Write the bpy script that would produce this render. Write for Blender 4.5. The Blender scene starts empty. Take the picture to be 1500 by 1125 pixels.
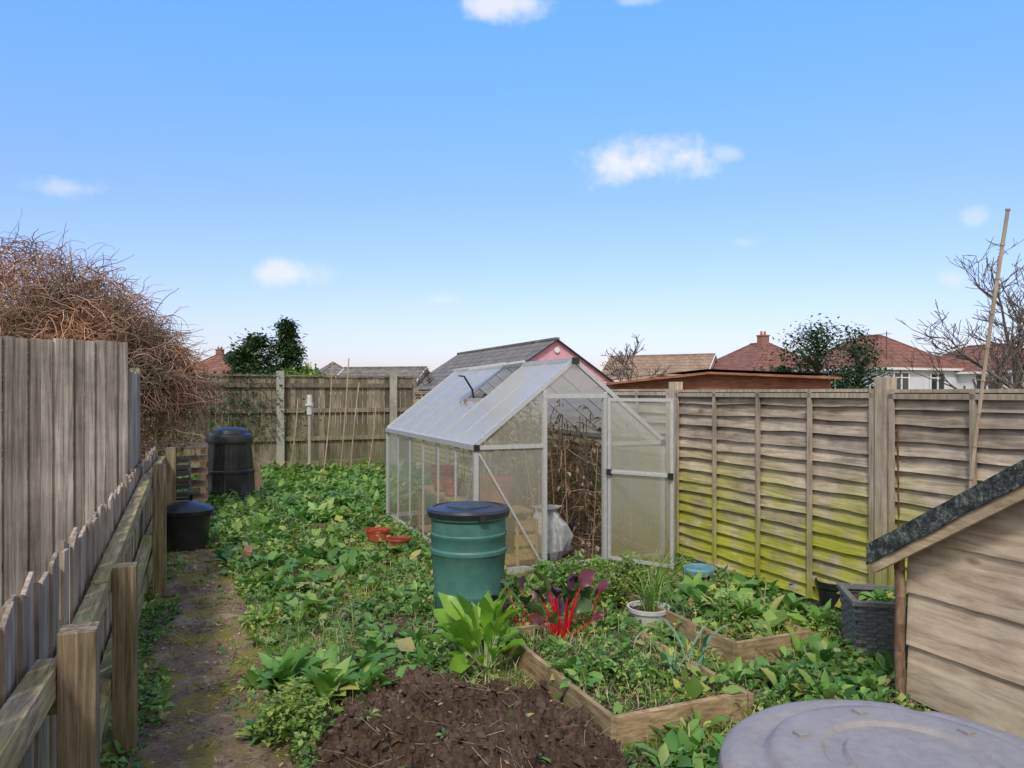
import bpy, math, random
import numpy as np
from mathutils import Vector, Matrix, noise
random.seed(3); rng=np.random.default_rng(5)
PHI=math.atan2(450,1083); CP,SP=math.cos(PHI),math.sin(PHI)
scene=bpy.context.scene
col=scene.collection
def W2G(x,y): return (x*CP+y*SP, -x*SP+y*CP)
def G2W(a,b): return (a*CP-b*SP, a*SP+b*CP)

# ---------------- materials ----------------
def newmat(name):
    m=bpy.data.materials.new(name); m.use_nodes=True
    nt=m.node_tree; nt.nodes.clear()
    out=nt.nodes.new('ShaderNodeOutputMaterial')
    return m,nt,out
def N(nt,t,**kw):
    n=nt.nodes.new(t)
    for k,v in kw.items(): setattr(n,k,v)
    return n
def ramp(nt,stops,fac):
    r=nt.nodes.new('ShaderNodeValToRGB')
    e=r.color_ramp.elements
    while len(e)<len(stops): e.new(0.5)
    for i,(p,c) in enumerate(stops):
        e[i].position=p; e[i].color=(c[0],c[1],c[2],1)
    nt.links.new(fac,r.inputs[0]); return r.outputs[0]
def mix(nt,f,a,b,mode='MIX'):
    n=nt.nodes.new('ShaderNodeMix'); n.data_type='RGBA'; n.blend_type=mode
    for s,v in ((n.inputs[0],f),(n.inputs[6],a),(n.inputs[7],b)):
        if hasattr(v,'links'): nt.links.new(v,s)
        elif isinstance(v,(int,float)): s.default_value=v
        else: s.default_value=(v[0],v[1],v[2],1)
    return n.outputs[2]
def math_(nt,op,a,b=0.0,c=0.0,clamp=False):
    n=nt.nodes.new('ShaderNodeMath'); n.operation=op; n.use_clamp=clamp
    for i,v in enumerate((a,b,c)):
        if hasattr(v,'links'): nt.links.new(v,n.inputs[i])
        else: n.inputs[i].default_value=v
    return n.outputs[0]
def objnoise(nt,scale3,s=1.0,detail=6,rough=.6,dist=0.0):
    tc=N(nt,'ShaderNodeTexCoord'); mp=N(nt,'ShaderNodeMapping')
    mp.inputs['Scale'].default_value=scale3
    nt.links.new(tc.outputs['Object'],mp.inputs[0])
    n=N(nt,'ShaderNodeTexNoise'); n.inputs['Scale'].default_value=s; n.inputs['Detail'].default_value=detail
    n.inputs['Roughness'].default_value=rough; n.inputs['Distortion'].default_value=dist
    nt.links.new(mp.outputs[0],n.inputs['Vector']); return n.outputs[0]
def principled(nt,out,colr,rough=.8,metal=0,bump=None,bstr=.3,bdist=.01,spec=.3):
    p=N(nt,'ShaderNodeBsdfPrincipled')
    if hasattr(colr,'links'): nt.links.new(colr,p.inputs['Base Color'])
    else: p.inputs['Base Color'].default_value=(*colr,1)
    if hasattr(rough,'links'): nt.links.new(rough,p.inputs['Roughness'])
    else: p.inputs['Roughness'].default_value=rough
    p.inputs['Metallic'].default_value=metal
    p.inputs['Specular IOR Level'].default_value=spec
    if bump is not None:
        b=N(nt,'ShaderNodeBump'); b.inputs['Strength'].default_value=bstr; b.inputs['Distance'].default_value=bdist
        nt.links.new(bump,b.inputs['Height']); nt.links.new(b.outputs[0],p.inputs['Normal'])
    if out is not None: nt.links.new(p.outputs[0],out.inputs[0])
    return p
def wood(name,c1,c2,c3,scale=(40,40,2.5),isl=.45,algae=None,bstr=.5,blot=.5,knots=0.0):
    m,nt,out=newmat(name)
    g=N(nt,'ShaderNodeNewGeometry'); rnd=g.outputs['Random Per Island']
    tc=N(nt,'ShaderNodeTexCoord'); mp=N(nt,'ShaderNodeMapping'); mp.inputs['Scale'].default_value=scale
    off=N(nt,'ShaderNodeCombineXYZ')
    for i in range(3): nt.links.new(math_(nt,'MULTIPLY',rnd,37.0+i*11),off.inputs[i])
    nt.links.new(tc.outputs['Object'],mp.inputs[0]); nt.links.new(off.outputs[0],mp.inputs['Location'])
    n=N(nt,'ShaderNodeTexNoise'); n.inputs['Scale'].default_value=1; n.inputs['Detail'].default_value=8; n.inputs['Roughness'].default_value=.65; n.inputs['Distortion'].default_value=.6
    nt.links.new(mp.outputs[0],n.inputs['Vector'])
    c=ramp(nt,[(.3,c1),(.5,c2),(.7,c3)],n.outputs[0])
    big=objnoise(nt,(1,1,1),2.3,5,.65)
    c=mix(nt,blot,c,ramp(nt,[(.3,(.35,.33,.32)),(.62,(1.15,1.1,1.05))],big),'MULTIPLY')
    v=math_(nt,'MULTIPLY_ADD',rnd,isl,1-isl*.5)
    vc=N(nt,'ShaderNodeCombineColor')
    for i in range(3): nt.links.new(v,vc.inputs[i])
    c=mix(nt,1.0,c,vc.outputs[0],'MULTIPLY')
    if knots:
        vo=N(nt,'ShaderNodeTexVoronoi'); vo.inputs['Scale'].default_value=knots
        mp2=N(nt,'ShaderNodeMapping'); mp2.inputs['Scale'].default_value=(1,.7,1.6); nt.links.new(tc.outputs['Object'],mp2.inputs[0]); nt.links.new(off.outputs[0],mp2.inputs['Location'])
        nt.links.new(mp2.outputs[0],vo.inputs['Vector'])
        c=mix(nt,.8,c,ramp(nt,[(.05,(.25,.18,.12)),(.13,(1,1,1))],vo.outputs['Distance']),'MULTIPLY')
    if algae:
        z0,z1,ac,am=algae
        sx=N(nt,'ShaderNodeSeparateXYZ'); nt.links.new(tc.outputs['Object'],sx.inputs[0])
        mr=N(nt,'ShaderNodeMapRange'); mr.inputs[1].default_value=z1; mr.inputs[2].default_value=z0; nt.links.new(sx.outputs[2],mr.inputs[0])
        an=ramp(nt,[(.36,(0,0,0)),(.56,(1,1,1))],objnoise(nt,(1,1.6,1.8),1.7,6,.7))
        f=math_(nt,'MULTIPLY',mr.outputs[0],an); f=math_(nt,'MULTIPLY',f,am,clamp=True)
        c=mix(nt,f,c,mix(nt,.6,ac,ramp(nt,[(.3,(.4,.4,.4)),(.6,(1.3,1.3,1.3))],n.outputs[0]),'MULTIPLY'))
    principled(nt,out,c,.88,0,n.outputs[0],bstr,.006,.2); return m
def plain(name,c,rough=.6,metal=0,var=.15,s=12,spec=.4,bstr=.0,dirt=None):
    m,nt,out=newmat(name)
    n=objnoise(nt,(1,1,1),s,6,.6)
    cc=mix(nt,1,c,ramp(nt,[(.3,(1-var*2,)*3),(.7,(1+var,)*3)],n),'MULTIPLY')
    if dirt:
        d=ramp(nt,[(.48,(0,0,0)),(.68,(1,1,1))],objnoise(nt,(1,1,1),3.5,8,.75))
        cc=mix(nt,d,cc,dirt)
    principled(nt,out,cc,rough,metal,n if bstr else None,bstr,.01,spec); return m
def leafmat(name,stops,trans=.3,rough=.5):
    m,nt,out=newmat(name)
    g=N(nt,'ShaderNodeNewGeometry')
    c=ramp(nt,stops,g.outputs['Random Per Island'])
    big=objnoise(nt,(1,1,1),1.3,4,.6)
    c=mix(nt,.85,c,ramp(nt,[(.3,(.42,.58,.5)),(.5,(1,1,1)),(.66,(1.5,1.2,.85))],big),'MULTIPLY')
    p=principled(nt,None,c,rough,0,spec=.35)
    t=N(nt,'ShaderNodeBsdfTranslucent'); nt.links.new(mix(nt,1,c,(1.2,1.3,.6),'MULTIPLY'),t.inputs[0])
    ms=N(nt,'ShaderNodeMixShader'); ms.inputs[0].default_value=trans
    nt.links.new(p.outputs[0],ms.inputs[1]); nt.links.new(t.outputs[0],ms.inputs[2]); nt.links.new(ms.outputs[0],out.inputs[0])
    return m
def tilemat(name,c1,c2,rows=12):
    m,nt,out=newmat(name)
    tc=N(nt,'ShaderNodeTexCoord'); sx=N(nt,'ShaderNodeSeparateXYZ'); nt.links.new(tc.outputs['Object'],sx.inputs[0])
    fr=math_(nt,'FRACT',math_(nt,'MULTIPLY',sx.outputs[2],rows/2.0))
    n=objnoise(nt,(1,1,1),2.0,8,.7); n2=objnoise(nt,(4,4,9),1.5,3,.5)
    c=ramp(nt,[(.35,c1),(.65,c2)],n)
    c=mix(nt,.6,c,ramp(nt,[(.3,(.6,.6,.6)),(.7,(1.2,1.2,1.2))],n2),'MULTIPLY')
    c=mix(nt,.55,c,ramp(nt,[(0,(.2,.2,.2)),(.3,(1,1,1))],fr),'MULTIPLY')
    principled(nt,out,c,.85,0,fr,.3,.03); return m

M={}
M['fence_r']=wood('weathered_panel_wood',(.21,.17,.13),(.43,.37,.285),(.60,.54,.43),(30,2.5,30),.4,(.05,1.35,(.37,.38,.05),1.7),.6,.65,2.2)
M['batten']=wood('batten_wood',(.22,.18,.135),(.40,.34,.26),(.54,.48,.38),(40,40,3),.4,(0,1.1,(.33,.33,.06),1.2))
M['fence_b']=wood('back_fence_wood',(.09,.08,.06),(.21,.18,.135),(.33,.29,.225),(40,40,2),.8,(0,1.4,(.13,.15,.05),.9))
M['fence_l']=wood('grey_board_wood',(.10,.088,.082),(.26,.235,.22),(.43,.40,.375),(42,42,1.3),.6,None,.6,.6)
M['fence_low']=wood('grey_picket_wood',(.15,.12,.09),(.35,.29,.23),(.52,.46,.38),(35,35,2),.55,(0,1.1,(.17,.19,.06),.8),.7)
M['rail']=wood('rail_wood',(.09,.07,.045),(.30,.235,.15),(.56,.46,.31),(40,3,40),.5,(0,2.2,(.33,.31,.10),1.0),.8)
M['post']=wood('post_wood',(.07,.05,.035),(.22,.165,.12),(.42,.34,.25),(45,45,2.5),.5,(0,1.5,(.19,.19,.06),.6),.8)
M['shedw']=wood('shed_board_wood',(.32,.245,.175),(.57,.46,.345),(.74,.63,.49),(22,2.2,18),.22,(0,.5,(.3,.28,.18),.4),.6,.35,2.6)
M['trim']=wood('timber_trim',(.30,.23,.15),(.50,.40,.27),(.62,.53,.38),(30,4,30),.3)
M['bedw']=wood('bed_board_wood',(.18,.115,.065),(.38,.27,.165),(.54,.42,.28),(9,5,40),.35,(-.1,.35,(.16,.15,.06),.9))
M['crate']=wood('crate_wood',(.28,.18,.09),(.45,.31,.17),(.58,.43,.27),(30,3,30),.4)
M['conc']=plain('post_concrete',(.40,.39,.34),.9,0,.15,20,.2,.2,(.22,.23,.15))
M['alu']=plain('aluminium',(.56,.57,.58),.42,.35,.08,30)
M['blackpl']=plain('black_plastic',(.018,.02,.024),.38,0,.2,10,.5,0,(.04,.04,.037))
M['greypl']=plain('grey_lid_plastic',(.27,.25,.238),.55,0,.07,40,.3,.05,(.33,.31,.29))
M['wicker']=plain('grey_wicker_plastic',(.19,.195,.20),.6,0,.25,60)
M['teal']=plain('teal_plastic',(.06,.175,.15),.42,0,.12,6,.45,0,(.09,.20,.17))
M['terra']=plain('terracotta',(.50,.15,.08),.7,0,.2,15,.3,0,(.32,.15,.09))
M['redpl']=plain('red_pot',(.48,.07,.035),.6,0,.25,15,.3,0,(.35,.12,.07))
M['brick']=plain('brick_clay',(.42,.22,.14),.9,0,.25,30,.2,.3)
M['white']=plain('white_plastic',(.62,.63,.62),.45,0,.08,15,.4,0,(.4,.4,.36))
M['blue']=plain('blue_plastic',(.14,.30,.42),.5)
M['bag']=plain('grey_sack',(.42,.43,.45),.5,0,.2,14,.4,.3)
M['cane']=wood('bamboo_cane',(.30,.24,.16),(.42,.35,.25),(.52,.45,.35),(20,20,4),.3)
M['pole']=wood('bark_pole',(.10,.06,.04),(.22,.14,.09),(.34,.24,.16),(20,20,6),.3)
M['rust']=plain('rusty_metal',(.17,.07,.04),.85,0,.3,30)
M['glass']=plain('window_glass',(.03,.04,.05),.08,0,.05,3,.8)
M['render_w']=plain('white_render',(.62,.64,.68),.9,0,.06,2)
M['cream']=plain('cream_render',(.66,.62,.52),.9,0,.06,2)
M['pink']=plain('pink_render',(.74,.36,.46),.9,0,.08,3)
M['brickw']=plain('brick_wall',(.33,.17,.12),.9,0,.25,18)
M['uPVC']=plain('white_frame',(.75,.75,.75),.5,0,.03,5)
M['redwood']=wood('stained_shed_wood',(.16,.06,.04),(.30,.13,.08),(.38,.18,.11),(6,6,50),.3)
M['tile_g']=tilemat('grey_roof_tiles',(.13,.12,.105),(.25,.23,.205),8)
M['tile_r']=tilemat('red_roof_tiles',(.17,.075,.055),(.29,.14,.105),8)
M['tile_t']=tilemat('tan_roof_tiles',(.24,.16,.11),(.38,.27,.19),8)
M['twig']=leafmat('dry_bramble',[(0,(.15,.08,.055)),(.4,(.30,.17,.12)),(.75,(.44,.28,.20)),(1,(.58,.43,.33))],.05,.85)
M['vine']=leafmat('dry_vine',[(0,(.20,.13,.085)),(.5,(.38,.27,.19)),(1,(.56,.45,.33))],.1,.85)
M['bark']=plain('bark',(.17,.14,.12),.95,0,.3,20)
M['dryleaf']=leafmat('dry_leaf',[(0,(.14,.08,.05)),(.5,(.34,.22,.14)),(1,(.54,.42,.30))],.25,.8)
M['leaf_s']=leafmat('creeping_leaf',[(0,(.07,.15,.04)),(.35,(.13,.26,.06)),(.75,(.23,.39,.10)),(.90,(.36,.46,.16)),(1,(.38,.28,.15))],.3)
M['leaf_b']=leafmat('broad_leaf',[(0,(.075,.20,.045)),(.5,(.15,.33,.075)),(.88,(.25,.44,.12)),(1,(.44,.43,.15))],.3,.42)
M['leaf_ch']=leafmat('chard_leaf',[(0,(.13,.30,.03)),(.6,(.24,.45,.05)),(1,(.36,.54,.08))],.35,.35)
M['leaf_pu']=leafmat('purple_leaf',[(0,(.05,.03,.04)),(.4,(.10,.04,.06)),(.5,(.20,.03,.06)),(.6,(.08,.12,.05)),(1,(.14,.24,.07))],.2,.35)
M['redstem']=plain('red_stem',(.66,.012,.03),.35,0,.15)
M['palestem']=plain('pale_stem',(.50,.58,.28),.45)
M['grass']=leafmat('grass_blade',[(0,(.12,.24,.05)),(.6,(.24,.41,.08)),(1,(.42,.46,.18))],.35)
M['straw']=leafmat('straw',[(0,(.24,.19,.12)),(1,(.56,.49,.36))],.1,.8)
M['leaf_blue']=leafmat('leek_leaf',[(0,(.14,.27,.18)),(1,(.28,.42,.30))],.25,.45)
M['leaf_d']=leafmat('evergreen_leaf',[(0,(.02,.05,.02)),(.6,(.045,.10,.035)),(1,(.10,.15,.06))],.15)
M['leaf_h']=leafmat('hedge_leaf',[(0,(.10,.19,.04)),(1,(.28,.40,.09))],.2)
M['petal']=plain('yellow_petal',(.75,.6,.02),.5)
def groundmat():
    m,nt,out=newmat('ground_soil_and_grass')
    n=objnoise(nt,(1,1,1),1.3,10,.72); n2=objnoise(nt,(1,1,1),25,8,.7)
    c=ramp(nt,[(.38,(.13,.09,.06)),(.47,(.19,.145,.085)),(.54,(.16,.20,.05)),(.66,(.22,.30,.06))],n)
    c=mix(nt,.9,c,ramp(nt,[(.3,(.35,.35,.35)),(.7,(1.5,1.5,1.5))],n2),'MULTIPLY')
    principled(nt,out,c,.95,0,n2,.9,.04,.1); return m
def pathmat():
    m,nt,out=newmat('earth_path')
    n=objnoise(nt,(1,1,1),2.4,10,.75); n2=objnoise(nt,(1,1,1),45,8,.75); n3=objnoise(nt,(1,1,1),2.6,8,.7,.5)
    c=ramp(nt,[(.36,(.11,.075,.05)),(.5,(.25,.18,.125)),(.64,(.43,.34,.245))],n)
    c=mix(nt,.9,c,ramp(nt,[(.3,(.4,.4,.4)),(.7,(1.5,1.5,1.5))],n2),'MULTIPLY')
    c=mix(nt,ramp(nt,[(.47,(0,0,0)),(.58,(.8,.8,.8))],n3),c,(.26,.24,.04))
    principled(nt,out,c,.92,0,n2,.9,.025,.15); return m
def soilmat():
    m,nt,out=newmat('dug_soil')
    n2=objnoise(nt,(1,1,1),30,10,.75); n1=objnoise(nt,(1,1,1),3,6,.7)
    c=ramp(nt,[(.3,(.055,.036,.025)),(.55,(.15,.105,.077)),(.8,(.31,.235,.175))],n2)
    c=mix(nt,.8,c,ramp(nt,[(.35,(.6,.55,.53)),(.65,(1.4,1.35,1.3))],n1),'MULTIPLY')
    principled(nt,out,c,.95,0,n2,1,.03,.12); return m
def feltmat():
    m,nt,out=newmat('roof_felt')
    n=objnoise(nt,(1,1,1),14,10,.8); n2=objnoise(nt,(1,1,1),90,4,.6)
    c=ramp(nt,[(.38,(.03,.035,.04)),(.50,(.07,.08,.08)),(.60,(.22,.25,.23))],n)
    c=mix(nt,.7,c,ramp(nt,[(.35,(.3,.3,.3)),(.7,(1.7,1.7,1.7))],n2),'MULTIPLY')
    principled(nt,out,c,.95,0,n,1,.03,.1); return m
def polymat(name,tr,c1,c2,zmask,tl=.45):
    m,nt,out=newmat(name)
    tc=N(nt,'ShaderNodeTexCoord'); sx=N(nt,'ShaderNodeSeparateXYZ'); nt.links.new(tc.outputs['Object'],sx.inputs[0])
    n=objnoise(nt,(1,1,1),2.2,8,.7)
    mr=N(nt,'ShaderNodeMapRange'); mr.inputs[1].default_value=zmask; mr.inputs[2].default_value=0; nt.links.new(sx.outputs[2],mr.inputs[0])
    f=math_(nt,'ADD',mr.outputs[0],math_(nt,'MULTIPLY_ADD',n,1.9,-1.0),clamp=True)
    c=mix(nt,f,c1,c2)
    rib=math_(nt,'FRACT',math_(nt,'MULTIPLY',math_(nt,'ADD',sx.outputs[0],sx.outputs[1]),28.0))
    c=mix(nt,.25,c,ramp(nt,[(0,(.75,.75,.75)),(.3,(1,1,1)),(.9,(1,1,1)),(1,(.75,.75,.75))],rib),'MULTIPLY')
    p=principled(nt,None,c,.2,0,spec=.5)
    t=N(nt,'ShaderNodeBsdfTranslucent'); nt.links.new(c,t.inputs[0])
    ms=N(nt,'ShaderNodeMixShader'); ms.inputs[0].default_value=tl
    nt.links.new(p.outputs[0],ms.inputs[1]); nt.links.new(t.outputs[0],ms.inputs[2])
    tp=N(nt,'ShaderNodeBsdfTransparent')
    m2=N(nt,'ShaderNodeMixShader'); nt.links.new(math_(nt,'MULTIPLY_ADD',n,-.25,tr+.12,clamp=True),m2.inputs[0])
    nt.links.new(ms.outputs[0],m2.inputs[1]); nt.links.new(tp.outputs[0],m2.inputs[2]); nt.links.new(m2.outputs[0],out.inputs[0])
    return m
M['ground']=groundmat(); M['path']=pathmat(); M['soil']=soilmat(); M['felt']=feltmat()
M['poly']=polymat('polycarbonate_wall',.60,(.64,.65,.55),(.50,.45,.22),.9,.35)
M['polyr']=polymat('polycarbonate_roof',.18,(.72,.73,.66),(.62,.61,.46),.0,.4)

# ---------------- mesh helpers ----------------
class MB:
    def __init__(s): s.v=[];s.f=[];s.m=[]
    def add(s,vs,fs,mi=0):
        o=len(s.v); s.v+= [tuple(v) for v in vs]
        for f in fs: s.f.append(tuple(i+o for i in f)); s.m.append(mi)
    def box(s,x0,x1,y0,y1,z0,z1,mi=0):
        s.add([(x0,y0,z0),(x1,y0,z0),(x1,y1,z0),(x0,y1,z0),(x0,y0,z1),(x1,y0,z1),(x1,y1,z1),(x0,y1,z1)],
              [(0,3,2,1),(4,5,6,7),(0,1,5,4),(1,2,6,5),(2,3,7,6),(3,0,4,7)],mi)
    def beam(s,p0,p1,w,h,mi=0,up=(0,0,1)):
        p0=Vector(p0);p1=Vector(p1);t=(p1-p0).normalized();u=Vector(up)
        if abs(t.dot(u))>.98: u=Vector((1,0,0))
        sd=t.cross(u).normalized()*w/2; un=sd.cross(t).normalized()*h/2
        vs=[]
        for p in (p0,p1): vs+=[p-sd-un,p+sd-un,p+sd+un,p-sd+un]
        s.add(vs,[(3,2,1,0),(4,5,6,7),(0,1,5,4),(1,2,6,5),(2,3,7,6),(3,0,4,7)],mi)
    def cyl(s,p0,p1,r0,r1,n=10,mi=0):
        p0=Vector(p0);p1=Vector(p1);t=(p1-p0).normalized();u=Vector((0,0,1)) if abs(t.z)<.9 else Vector((1,0,0))
        a=t.cross(u).normalized();b=t.cross(a)
        vs=[]
        for p,r in((p0,r0),(p1,r1)):
            for i in range(n):
                an=2*math.pi*i/n; vs.append(p+a*math.cos(an)*r+b*math.sin(an)*r)
        fs=[(i,(i+1)%n,n+(i+1)%n,n+i) for i in range(n)]+[tuple(range(n-1,-1,-1)),tuple(range(n,2*n))]
        s.add(vs,fs,mi)
    def lathe(s,c,prof,n=32,mi=0,mod=None):
        vs=[];fs=[]
        for j,(r,z) in enumerate(prof):
            for i in range(n):
                a=2*math.pi*i/n; rr=r*(mod(a,j,z) if mod else 1)
                vs.append((c[0]+rr*math.cos(a),c[1]+rr*math.sin(a),c[2]+z))
        for j in range(len(prof)-1):
            for i in range(n):
                fs.append((j*n+i,j*n+(i+1)%n,(j+1)*n+(i+1)%n,(j+1)*n+i))
        s.add(vs,fs,mi)
    def obj(s,name,mats,garden=True,smooth=False,parent=None,bevel=0):
        me=bpy.data.meshes.new(name); me.from_pydata(s.v,[],s.f)
        for m in mats: me.materials.append(M[m])
        me.polygons.foreach_set('material_index',s.m)
        if smooth:
            me.shade_smooth(); me.set_sharp_from_angle(angle=math.radians(35))
        me.update()
        o=bpy.data.objects.new(name,me); col.objects.link(o)
        if parent: o.parent=parent
        elif garden: o.rotation_euler[2]=PHI
        if bevel:
            b=o.modifiers.new('bevel','BEVEL'); b.width=bevel; b.segments=2; b.limit_method='ANGLE'
        return o
def empty(name,garden=True,loc=(0,0,0),rot=None):
    e=bpy.data.objects.new(name,None); col.objects.link(e); e.empty_display_size=.1
    e.location=loc
    if rot is not None: e.rotation_euler[2]=rot
    elif garden: e.rotation_euler[2]=PHI
    return e
def npmesh(name,parts,mats,garden=True,smooth=False,parent=None):
    Vs=[];Fs=[];Ms=[];o=0
    for V,F,mi in parts:
        if len(V)==0: continue
        Vs.append(V);Fs.append(F+o);Ms.append(np.full(len(F),mi));o+=len(V)
    V=np.concatenate(Vs).astype(np.float32);F=np.concatenate(Fs).astype(np.int32);Mi=np.concatenate(Ms).astype(np.int32)
    me=bpy.data.meshes.new(name)
    me.vertices.add(len(V)); me.vertices.foreach_set('co',V.ravel())
    me.loops.add(F.size); me.loops.foreach_set('vertex_index',F.ravel())
    me.polygons.add(len(F)); me.polygons.foreach_set('loop_start',np.arange(0,F.size,4,dtype=np.int32))
    me.polygons.foreach_set('material_index',Mi)
    for m in mats: me.materials.append(M[m])
    me.update(calc_edges=True); me.validate()
    if smooth: me.shade_smooth()
    ob=bpy.data.objects.new(name,me); col.objects.link(ob)
    if parent: ob.parent=parent
    elif garden: ob.rotation_euler[2]=PHI
    return ob
PROF={'broad':[.12,.35,.9,1,.65,.04],'oval':[.1,1,.05],'strap':[.7,1,1,.8,.05],'chard':[.1,.30,.75,1,.95,.6,.06]}
def leaves(pos,yaw,pitch,L,Wd,curl,prof='broad',fold=.25,roll=None,wg=.12):
    pr=np.array(PROF[prof]); S=len(pr)-1; n=len(pos)
    pos=np.asarray(pos,float).reshape(n,3)
    bc=lambda x: np.broadcast_to(np.asarray(x,float),(n,))
    yaw,pitch,L,Wd,curl=map(bc,(yaw,pitch,L,Wd,curl))
    if roll is None: roll=rng.normal(0,.35,n)
    t=(np.arange(S+1))/S
    th=pitch[:,None]-curl[:,None]*t[None]
    step=(L/S)[:,None]
    r=np.concatenate([np.zeros((n,1)),np.cumsum(np.cos(th[:,:-1])*step,1)],1)
    z=np.concatenate([np.zeros((n,1)),np.cumsum(np.sin(th[:,:-1])*step,1)],1)
    cy,sy=np.cos(yaw)[:,None],np.sin(yaw)[:,None]
    C=np.stack([pos[:,0:1]+r*cy,pos[:,1:2]+r*sy,pos[:,2:3]+z],-1)
    side=np.stack([-sy+0*t,cy+0*t,0*th],-1)
    nm=np.stack([-np.sin(th)*cy,-np.sin(th)*sy,np.cos(th)],-1)
    rc,rs=np.cos(roll)[:,None,None],np.sin(roll)[:,None,None]
    sd=side*rc+nm*rs; nn=nm*rc-side*rs
    w=(Wd[:,None]*pr[None]/2)[...,None]
    wig=(rng.normal(0,wg,(n,S+1))[...,None])
    wig2=(rng.normal(0,wg,(n,S+1))[...,None])
    Lf=C+sd*w+nn*w*(fold+wig); Rt=C-sd*w+nn*w*(fold+wig2)
    V=np.stack([Lf,C,Rt],2).reshape(-1,3)
    base=np.arange(n)[:,None,None]*(3*(S+1)); k=np.arange(S)[None,:,None]*3
    q1=np.array([0,1,4,3])[None,None]; q2=np.array([1,2,5,4])[None,None]
    F=np.concatenate([(base+k+q1).reshape(-1,4),(base+k+q2).reshape(-1,4)])
    return V,F
def tubes(P,R,k=3):
    n,S,_=P.shape
    T=np.gradient(P,axis=1); T/=np.linalg.norm(T,axis=2,keepdims=True)+1e-9
    ref=rng.normal(size=(n,1,3)); A=np.cross(T,np.broadcast_to(ref,T.shape)); A/=np.linalg.norm(A,axis=2,keepdims=True)+1e-9
    B=np.cross(T,A)
    rings=[P+R[...,None]*(A*math.cos(2*math.pi*i/k)+B*math.sin(2*math.pi*i/k)) for i in range(k)]
    V=np.stack(rings,2).reshape(-1,3)
    base=np.arange(n)[:,None,None]*(S*k); s=np.arange(S-1)[None,:,None]*k
    Fs=[]
    for i in range(k):
        j=(i+1)%k; Fs.append((base+s+np.array([i,j,j+k,i+k])[None,None]).reshape(-1,4))
    return V,np.concatenate(Fs)
def fbm(x,y,s,o=0.0): return noise.fractal(Vector((x*s+o,y*s-o,o)),1.0,2.0,4)

# ---------------- ground, path, soil ----------------
mb=MB(); mb.add([(-400,-100,0),(400,-100,0),(400,600,0),(-400,600,0)],[(0,1,2,3)]); mb.obj('ground',['ground'])
def gridpatch(name,mat,a0,a1,b0,b1,na,nb,hf,inside):
    vs=[]; fs=[]
    for j in range(nb+1):
        for i in range(na+1):
            a=a0+(a1-a0)*i/na;b=b0+(b1-b0)*j/nb
            vs.append((a,b,hf(a,b)))
    for j in range(nb):
        for i in range(na):
            a=a0+(a1-a0)*(i+.5)/na;b=b0+(b1-b0)*(j+.5)/nb
            if inside(a,b):
                o=j*(na+1)+i; fs.append((o,o+1,o+na+2,o+na+1))
    mb=MB(); mb.add(vs,fs); return mb.obj(name,[mat],smooth=True)
def path_edges(b):
    l=-.36; r=.38+.16*noise.noise(Vector((b*.9,3,0)))+.08*noise.noise(Vector((b*4,1,0)))
    if b>6: r-= (b-6)*.07
    return l,r
def in_path(a,b):
    l,r=path_edges(b); return l<a<r and b<9.4
gridpatch('garden_path','path',-.6,.6,0,9.8,48,300,lambda a,b:.006+.035*abs(fbm(a,b,3)),in_path)
def soil_r(a,b): 
    return math.hypot((a-1.2)/.78,(b-3.45)/1.15)+.26*fbm(a,b,1.6,7)
def hsoil(a,b):
    r=soil_r(a,b); k=max(0,1-r*r); q=min(1,k*4)
    return -.02+.05*min(1,k*3)+k*.05*(1+fbm(a,b,2.5))+.11*abs(fbm(a,b,7,3))*q+.08*max(0,fbm(a,b,13,9))*q+.03*fbm(a,b,28,3)*q
gridpatch('soil_patch','soil',.2,2.0,1.9,4.9,220,360,hsoil,lambda a,b: soil_r(a,b)<1.05)
ico=np.array([(0,0,1),(1,0,0),(0,1,0),(-1,0,0),(0,-1,0),(0,0,-1)],float)
def clods(cnt,fn,smin,smax):
    mbb=MB()
    for _ in range(cnt):
        p=fn()
        if p is None: continue
        s=smin+(smax-smin)*random.random()**2.2
        R=Matrix.Rotation(random.uniform(0,3),3,(random.random(),random.random(),random.random()+.1))
        vs=[tuple(Vector(p)+R@Vector((x*s*random.uniform(.6,1.3),y*s*random.uniform(.6,1.3),z*s*random.uniform(.5,1)))) for x,y,z in ico]
        mbb.add(vs,[(0,1,2),(0,2,3),(0,3,4),(0,4,1),(5,2,1),(5,3,2),(5,4,3),(5,1,4)])
    return mbb
def fsoil():
    a=random.uniform(.3,2);b=random.uniform(2.2,4.8)
    if soil_r(a,b)>1.05: return None
    return (a,b,max(0,hsoil(a,b))+.003)
clods(4600,fsoil,.006,.045).obj('soil_clods',['soil'])
def fpath():
    b=random.uniform(2,9.3);l,r=path_edges(b);a=random.uniform(l,r); return (a,b,.014)
clods(2000,fpath,.003,.016).obj('path_pebbles',['path'])

# ---------------- right fence (waney lap panels) ----------------
FA=4.9
def waney(mb,b0,b1,ztop):
    nb=15; h=(ztop-.08)/nb
    for k in range(nb):
        z0=.06+k*h; z1=z0+h*1.25
        if k==nb-1: z1=ztop
        S=18; seed=random.uniform(0,100); vs=[]
        dz=random.uniform(-.010,.010); amp=random.uniform(.006,.024)
        for i in range(S+1):
            b=b0+(b1-b0)*i/S
            w=amp*noise.noise(Vector((b*1.5,seed,0)))+.008*noise.noise(Vector((b*6,seed,4)))+dz
            o=random.uniform(-.002,.002)
            vs+=[(FA+.012,b,z1),(FA-.032+o,b,z0+w),(FA-.012+o,b,z0+w)]
        fs=[]
        for i in range(S):
            o=i*3; fs+=[(o,o+1,o+4,o+3),(o+1,o+2,o+5,o+4)]
        mb.add(vs,fs,0)
posts=[-1.4,1.42,4.2,6.98,9.76,12.54,15.32,18.1]
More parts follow.
